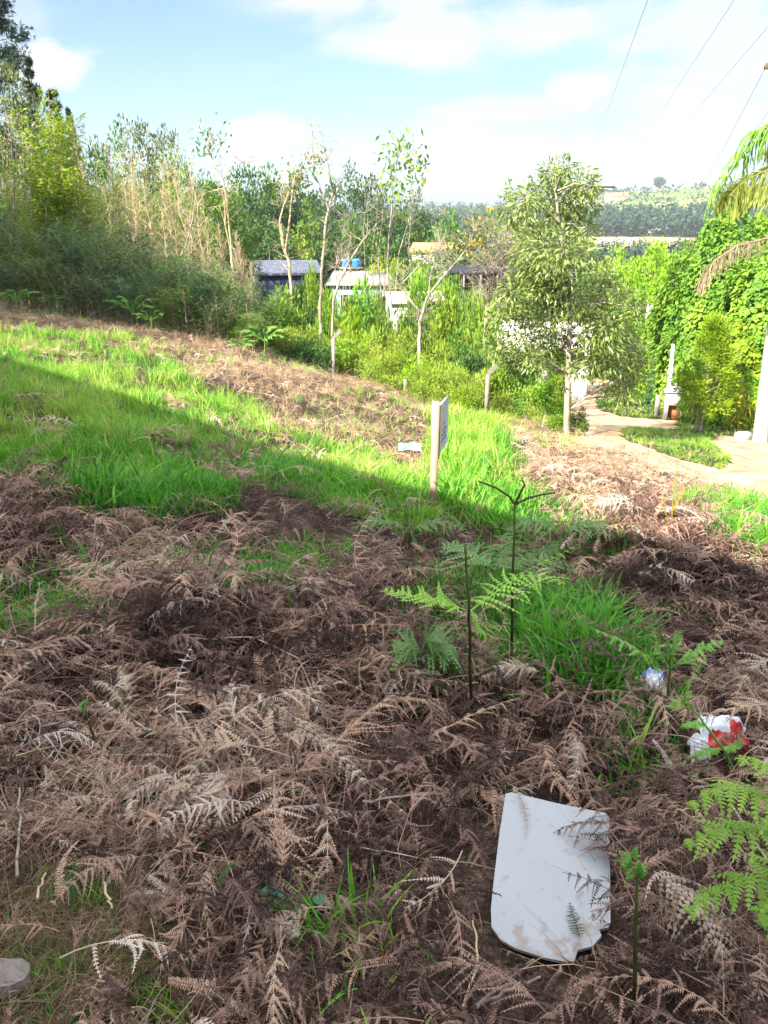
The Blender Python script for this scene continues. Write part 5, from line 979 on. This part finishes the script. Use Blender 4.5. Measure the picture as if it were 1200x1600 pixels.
        for a, l in ((-70, 1), (65, 1.1), (-35, .8), (30, .8), (-95, .7), (95, .7)):
            e = (px + math.sin(R(a)) * sz * l, py - sz * .75 - math.cos(R(a)) * sz * .55 * l, rng.uniform(-.5, .5)); fr.append(dict(p=[(px, py - sz * .6), ((px + e[0]) / 2, (py - sz * .75 + e[1]) / 2 - sz * .12), e], k=dict(plen=.24 * sd, npairs=9, npin=6, pinl=.05, curl=.2, rad=.006)))
        fern(lb, (px, py), st, fr, 'fern', .012, 'fern')
    fern('yellowed bare bracken stems standing in the sunny straw on the right', (1048, 850), [(1052,780),(1060,715)], [dict(p=[(1050,800),(1060,780),(1072,760)], k=dict(plen=.04, npairs=5)), dict(p=[(1048,820),(1040,800),(1036,770)], k=dict(plen=.04, npairs=5))], 'leaf_yellow', .0032, 'leaf_yellow')
    # dead fronds that stand out from the litter
    def dead(label, pts, lift=.05, plen=.1, n=16, mat='dead', **kw):
        g = G(*pts[0]); q = [G(*p) + np.array([0, 0, lift]) + np.array([0, -.35, .55]) * lift * .8 for p in pts]; q = np.array(q) - g; ss = np.linspace(0, 1, 14); q = np.stack([np.interp(ss, np.linspace(0, 1, len(q)), q[:, k]) for k in range(3)], -1); q[:, 2] += np.sin(np.pi * ss) * .02; m = MB(); k = dict(npairs=n, plen=plen, npin=11, ang=30, droop=.8, curl=.8, pinl=.015, t0=.03, rad=.002, mess=.2, rtint=.9, up=(0, -.4, .9), shape=.5); k.update(kw); frond(m, rng, q, **k); tag(m.obj('dead_fern_frond', MT[mat], None, tuple(g)), label, 'dead fern', 'dead fronds lying on the litter')
    dead('bleached whitish dead frond sloping down to the right in the middle foreground', [(398,1128),(450,1165),(510,1215),(572,1278)], .10, .10, 20)
    dead('tan dead frond curling down to the left beside the bleached one', [(400,1118),(372,1130),(350,1165),(328,1200)], .10, .07, 16)
    dead('tan dead frond hanging with broad curled sides left of centre', [(372,1165),(330,1230),(285,1290),(265,1360)], .09, .085, 16)
    dead('grey bleached frond pointing left across the dark litter', [(270,1205),(220,1212),(170,1220),(128,1226)], .08, .05, 16)
    dead('grey frond hanging beside the short bracken shoot', [(210,1150),(190,1125),(165,1108),(148,1100)], .08, .05, 14)
    dead('brown frond upright above the bleached one near the centre', [(215,1140),(205,1110),(198,1085)], .10, .07, 12)
    dead('curled brown frond lying over the top edge of the white tile', [(885,1190),(893,1225),(890,1262),(882,1285)], .10, .05, 14)
    dead('large brown frond fanned out below the curled bracken shoot', [(1010,1400),(1050,1440),(1085,1480),(1110,1530)], .07, .13, 14)
    dead('reddish brown frond at the right edge beyond the packet', [(1205,1085),(1170,1095),(1140,1125),(1130,1150)], .12, .10, 14)
    dead('pale frond flattened left of the tall bracken stem', [(690,1090),(640,1095),(600,1120)], .08, .11, 13)
    dead('bleached frond tuft below the tall bracken stem', [(835,1095),(790,1092),(750,1105)], .10, .08, 14)
    dead('small orange brown frond low in the left foreground', [(200,1425),(230,1428),(262,1422)], .04, .03, 12)
    dead('short tan frond in the lower middle litter', [(470,1490),(440,1478),(410,1482)], .05, .045, 12)
    dead('grey frond in the middle distance over the brown mound on the right', [(985,935),(1030,930),(1075,950)], .10, .1, 13)
    # tile
    gp = np.array([G(*p) for p in ((795, 1245), (950, 1275), (952, 1445), (895, 1500), (770, 1445), (862, 1372))]); A = np.c_[gp[:, :2], np.ones(6)]; co = np.linalg.lstsq(A, gp[:, 2], rcond=None)[0]
    nrm = unit(np.array([-co[0], -co[1] - .18, 1.0])); c = gp.mean(0); O = c + nrm * (max(float((q_ - c) @ nrm) for q_ in gp) + .035)
    def onpl(px, py):
        d = ray(px, py); o = np.array([0, 0, CZ]); s = ((O - o) @ nrm) / (d @ nrm); return o + d * s
    out = [(790,1240),(800,1238),(870,1255),(945,1270),(952,1276),(953,1350),(954,1440),(950,1449),(936,1452),(940,1462),(926,1478),(912,1482),(903,1484),(897,1502),(885,1503),(850,1496),(806,1482),(782,1468),(768,1448),(767,1420),(771,1380),(780,1305)]
    q = np.array([onpl(*p) for p in out]); g = q.mean(0); m = D.materials.new('glazed_tile'); m.use_nodes = True; nt = m.node_tree; N, M, L = nodes_of(nt); pr = nt.nodes['Principled BSDF']
    tc = N('ShaderNodeTexCoord'); n1 = N('ShaderNodeTexNoise'); n1.inputs['Scale'].default_value = 26; n1.inputs['Detail'].default_value = 8; L(tc.outputs['Object'], n1.inputs['Vector']); sx = N('ShaderNodeSeparateXYZ'); L(tc.outputs['Object'], sx.inputs[0])
    low = M('MULTIPLY', M('SUBTRACT', -.05, sx.outputs[1]), 9, clamp=True); dirt = M('MULTIPLY', M('SUBTRACT', M('ADD', n1.outputs[0], M('MULTIPLY', low, .16)), .60), 9, clamp=True)
    n2 = N('ShaderNodeTexNoise'); n2.inputs['Scale'].default_value = 5; L(tc.outputs['Object'], n2.inputs['Vector']); cr = N('ShaderNodeValToRGB'); L(n2.outputs[0], cr.inputs[0]); cr.color_ramp.elements[0].color = (.27, .285, .305, 1); cr.color_ramp.elements[1].color = (.33, .345, .365, 1)
    mx = N('ShaderNodeMixRGB'); L(M('MULTIPLY', dirt, .75), mx.inputs[0]); L(cr.outputs[0], mx.inputs[1]); mx.inputs[2].default_value = (.22, .18, .16, 1); L(mx.outputs[0], pr.inputs['Base Color']); pr.inputs['Roughness'].default_value = .38; pr.inputs['Specular IOR Level'].default_value = .35
    b = MB(); b.prism((q - g)[::-1], nrm, .008); tag(b.obj('ceramic_tile', m, None, tuple(g)), 'white ceramic tile with a chipped lower corner lying on the litter', 'tile')
    for lb, pts, pl in (('wispy dark pinna lying across the upper left of the white tile', [(808,1240),(818,1262),(824,1290),(820,1315)], .018), ('thin dark frond tip lying over the lower right of the white tile', [(905,1470),(900,1450),(893,1430),(890,1415)], .03)):
        q2 = np.array([onpl(*p) for p in pts]) + nrm * .012; m2 = MB(); frond(m2, rng, q2 - q2[0], 12, pl, 3, 25, .1, .3, .004, t0=.05, up=nrm, rad=.0012, mess=.08); tag(m2.obj('dead_fern_frond', MT['stalk'] if pl > .02 else MT['dead'], None, tuple(q2[0])), lb, 'dead fern', 'dead fronds lying on the litter')
    # crumpled packets
    def packet(name, label, cat, px, py, w, h, mats, lift, seed, pick):
        r = np.random.default_rng(seed); g = G(px, py) + np.array([0, 0, lift]); n = 18; u, v = np.meshgrid(np.linspace(-1, 1, n), np.linspace(-1, 1, n)); x = u * w / 2; y = v * h / 2
        z = .035 * (1 - .6 * u * u - .5 * v * v) + .055 * (np.abs(vnoise(u * 2.4 + seed, v * 2.4) - .5) + .5 * np.abs(vnoise(u * 5 + seed, v * 5 + 3) - .5)); x = x + .02 * (vnoise(u * 3 + 9, v * 3 + seed) - .5); V = np.stack([x, y * .75 - .0, z + y * .75], -1).reshape(-1, 3)
        i, j = np.meshgrid(np.arange(n - 1), np.arange(n - 1), indexing='ij'); F = np.stack([i * n + j, i * n + j + 1, (i + 1) * n + j + 1, (i + 1) * n + j], -1).reshape(-1, 4); cc = np.stack([(u[:-1, :-1] + u[1:, 1:]) / 2, (v[:-1, :-1] + v[1:, 1:]) / 2], -1).reshape(-1, 2); b = MB(); k = pick(cc[:, 0], cc[:, 1])
        for q in range(len(mats)): b.add(V, F[k == q], .5, q)
        tag(b.obj(name, mats, None, tuple(g), smooth=True), label, cat)
    wp = mat_pr('white_plastic', (.60, .62, .66), (.7, .72, .75), 6, .3, .5); rp = mat_pr('red_plastic', (.45, .02, .02), (.55, .04, .03), 6, .3, .5); bp = mat_pr('blue_plastic_film', (.15, .2, .5), (.4, .5, .7), 20, .3, .5); cy = mat_pr('pale_cyan_film', (.09, .27, .33), (.2, .40, .45), 20, .35, .4)
    packet('plastic_packet', 'crumpled red and white plastic packet in the bracken at right', 'litter', 1118, 1198, .15, .10, [wp, rp], .10, 4, lambda u, v: np.where((v < -.15) & (u > -.6) | (u > .35) & (v < .6) & (u < .85), 1, 0))
    packet('plastic_scrap', 'small white scrap of plastic at the lower left of the red packet', 'litter', 1083, 1215, .06, .07, [wp], .08, 6, lambda u, v: np.zeros(len(u), int))
    packet('plastic_wrapper', 'small blue and white crumpled wrapper by the lacy bracken', 'litter', 1016, 1108, .07, .07, [wp, bp], .09, 7, lambda u, v: np.where(v > .3, 1, 0))
    packet('plastic_bag', 'pale blue plastic bag caught in the grass left of the sign post', 'litter', 640, 712, .30, .10, [cy, wp], .10, 8, lambda u, v: np.where(u > .3, 1, 0))
    # sticks and stalks
    def stick(label, pts, r=.004, lift=.05, mat='pale_bark', name='dry_stalk'):
        q = np.array([G(*p) + np.array([0, 0, lift]) + np.array([0, -.35, .5]) * lift for p in pts]); g = q[0]; ss = np.linspace(0, 1, 10); q = np.stack([np.interp(ss, np.linspace(0, 1, len(q)), q[:, k]) for k in range(3)], -1) - g; q[1:-1] += rng.normal(0, r * .6, (8, 3)); b = MB(); b.tube(q, np.linspace(r, r * .6, 10), 6, cap=True); tag(b.obj(name, MT[mat], None, tuple(g), smooth=True), label, 'stick', 'dry stalks on the litter')
    stick('pale bent stalk standing upright at the left edge of the litter', [(42,1400),(45,1300),(40,1225)], .0045, .06)
    stick('long tan straw slanting up to the right from the bent stalk', [(36,1222),(110,1200),(190,1178)], .003, .08, 'dry_stem')
    stick('second tan straw slanting below the long one', [(85,1245),(140,1222),(180,1195)], .0022, .07, 'dry_stem')
    stick('long dark stick lying across the left foreground', [(-20,1288),(90,1300),(200,1320)], .004, .05, 'brown_bark')
    stick('twisted pale root lying right of the bleached frond', [(568,1288),(620,1282),(690,1275)], .004, .07)
    stick('pale forked twig near the bottom edge right of centre', [(740,1600),(790,1570),(838,1553)], .005, .05)
    stick('curved pale stalk between the twig and the tile', [(720,1600),(740,1540),(742,1490),(735,1465)], .003, .05, 'dry_stem')
    stick('thin white straw in the lower middle litter', [(565,1355),(620,1365),(662,1374)], .0022, .06)
    stick('bent pale straw rising in the litter at the upper left', [(145,935),(160,900),(168,878)], .004, .08, 'dry_stem')
    stick('bleached stalk leaning over the grey litter at left', [(20,1060),(60,1030),(120,1005)], .004, .08)
    stick('another bleached stalk crossing the grey litter at left', [(30,1040),(80,1060),(105,1090)], .0035, .08)
    stick('short tan stick in the lower left litter', [(68,1425),(75,1400),(80,1385)], .004, .04, 'dry_stem')
    stick('tan stick lying below the hanging curled frond', [(170,1400),(178,1425),(182,1440)], .004, .04, 'dry_stem')
    stick('long dry stalk arching over the litter above the bleached frond', [(310,1040),(400,1035),(470,1070),(495,1130)], .0025, .09, 'dry_stem')
    stick('grey stick lying under the lime bracken at the right edge', [(1130,1290),(1165,1350),(1210,1420)], .004, .06)
    # flat stone at the lower left edge
    g = G(12, 1535); r = np.random.default_rng(1); a = np.linspace(0, 6.28, 12, endpoint=False); rr = .045 * (1 + r.normal(0, .12, 12)); b = MB(); b.prism(np.stack([rr * np.cos(a) * 1.2, rr * np.sin(a) * .7, .035 + .008 * np.sin(a)], -1), (0, 0, 1), .05); tag(b.obj('stone', mat_pr('stone', (.16, .14, .13), (.26, .23, .21), 20, bump=.4), None, tuple(g)), 'flat grey stone at the lower left edge of the litter', 'stone')
    # clover sprig
    g = G(435, 1440); t = thing('clover_sprig', 'little blue green clover leaves low in the middle of the litter', 'plant', tuple(g)); cm = mat_leaf('clover', (.05, .25, .14), (.1, .33, .2), .3)
    for k, (px, py) in enumerate(((430,1412),(418,1416),(438,1422),(447,1446),(462,1452),(498,1428))):
        c = G(px, py) + np.array([0, 0, .05]) - g; b = MB(); a = np.linspace(0, 6.28, 10, endpoint=False); V = np.vstack([[c], c + .013 * np.stack([np.cos(a) * 1.15, np.sin(a), .25 * np.sin(a * 2) + .3 * np.sin(a)], -1)]); b.add(V, [[0, 1 + i, 1 + (i + 1) % 10] for i in range(10)], rng.random()); lf = b.obj('leaf', cm, t); s = MB(); s.tube([[c[0] * .5, c[1] * .5, 0], c], [.0012, .001], 4); s.obj('stem', cm, lf)
    # a few single broad blades rising through the near litter
    gm = mat_leaf('blade', (.05, .17, .04), (.12, .3, .07), .4); 
    for i, (bx, by, tx, ty, w, lb) in enumerate(((318,935,338,845,.010,'tall single blade of grass on the brown mound left of centre'),(115,1420,118,1345,.011,'upright broad blade in the lower left foreground'),(302,1315,298,1255,.008,'upright blade beside the hanging curled frond'),(310,1332,365,1315,.008,'sideways blade below the hanging curled frond'),(330,1405,375,1345,.010,'dark green blade leaning right in the lower middle'),(545,1580,535,1520,.006,'thin pale green blade near the bottom edge'),(30,1490,70,1560,.012,'bright green blade bending down at the lower left edge'),(60,1130,95,1180,.006,'pale thin blade drooping at the upper left'))):
        g = G(bx, by); e = P(tx, ty, g[1] - .02) - g; s = np.linspace(0, 1, 6)[:, None]; c = e * s + np.array([0, 0, .03]) * np.sin(np.pi * s); sd = unit(np.cross(e, [0, 1, .4])); ww = w * np.array([.8, 1, .95, .8, .5, .05])[:, None]; b = MB(); b.add(np.concatenate([c - sd * ww / 2, c + sd * ww / 2]), [[k, k + 6, k + 7, k + 1] for k in range(5)], rng.random()); tag(b.obj('grass_blade', gm, None, tuple(g)), lb, 'grass blade', 'single blades in the near litter')
make_ferns()

def make_haze():
    b = MB(); b.box((0, 500, 29), (1700, 1240, 94)); m = D.materials.new('haze'); m.use_nodes = True; nt = m.node_tree; nt.nodes.clear(); o = nt.nodes.new('ShaderNodeOutputMaterial'); v = nt.nodes.new('ShaderNodeVolumePrincipled')
    v.inputs['Color'].default_value = (.82, .90, 1, 1); v.inputs['Density'].default_value = 0.00026; v.inputs['Anisotropy'].default_value = .0; nt.links.new(v.outputs[0], o.inputs['Volume']); tag(b.obj('haze', m), kind='stuff')
make_haze()
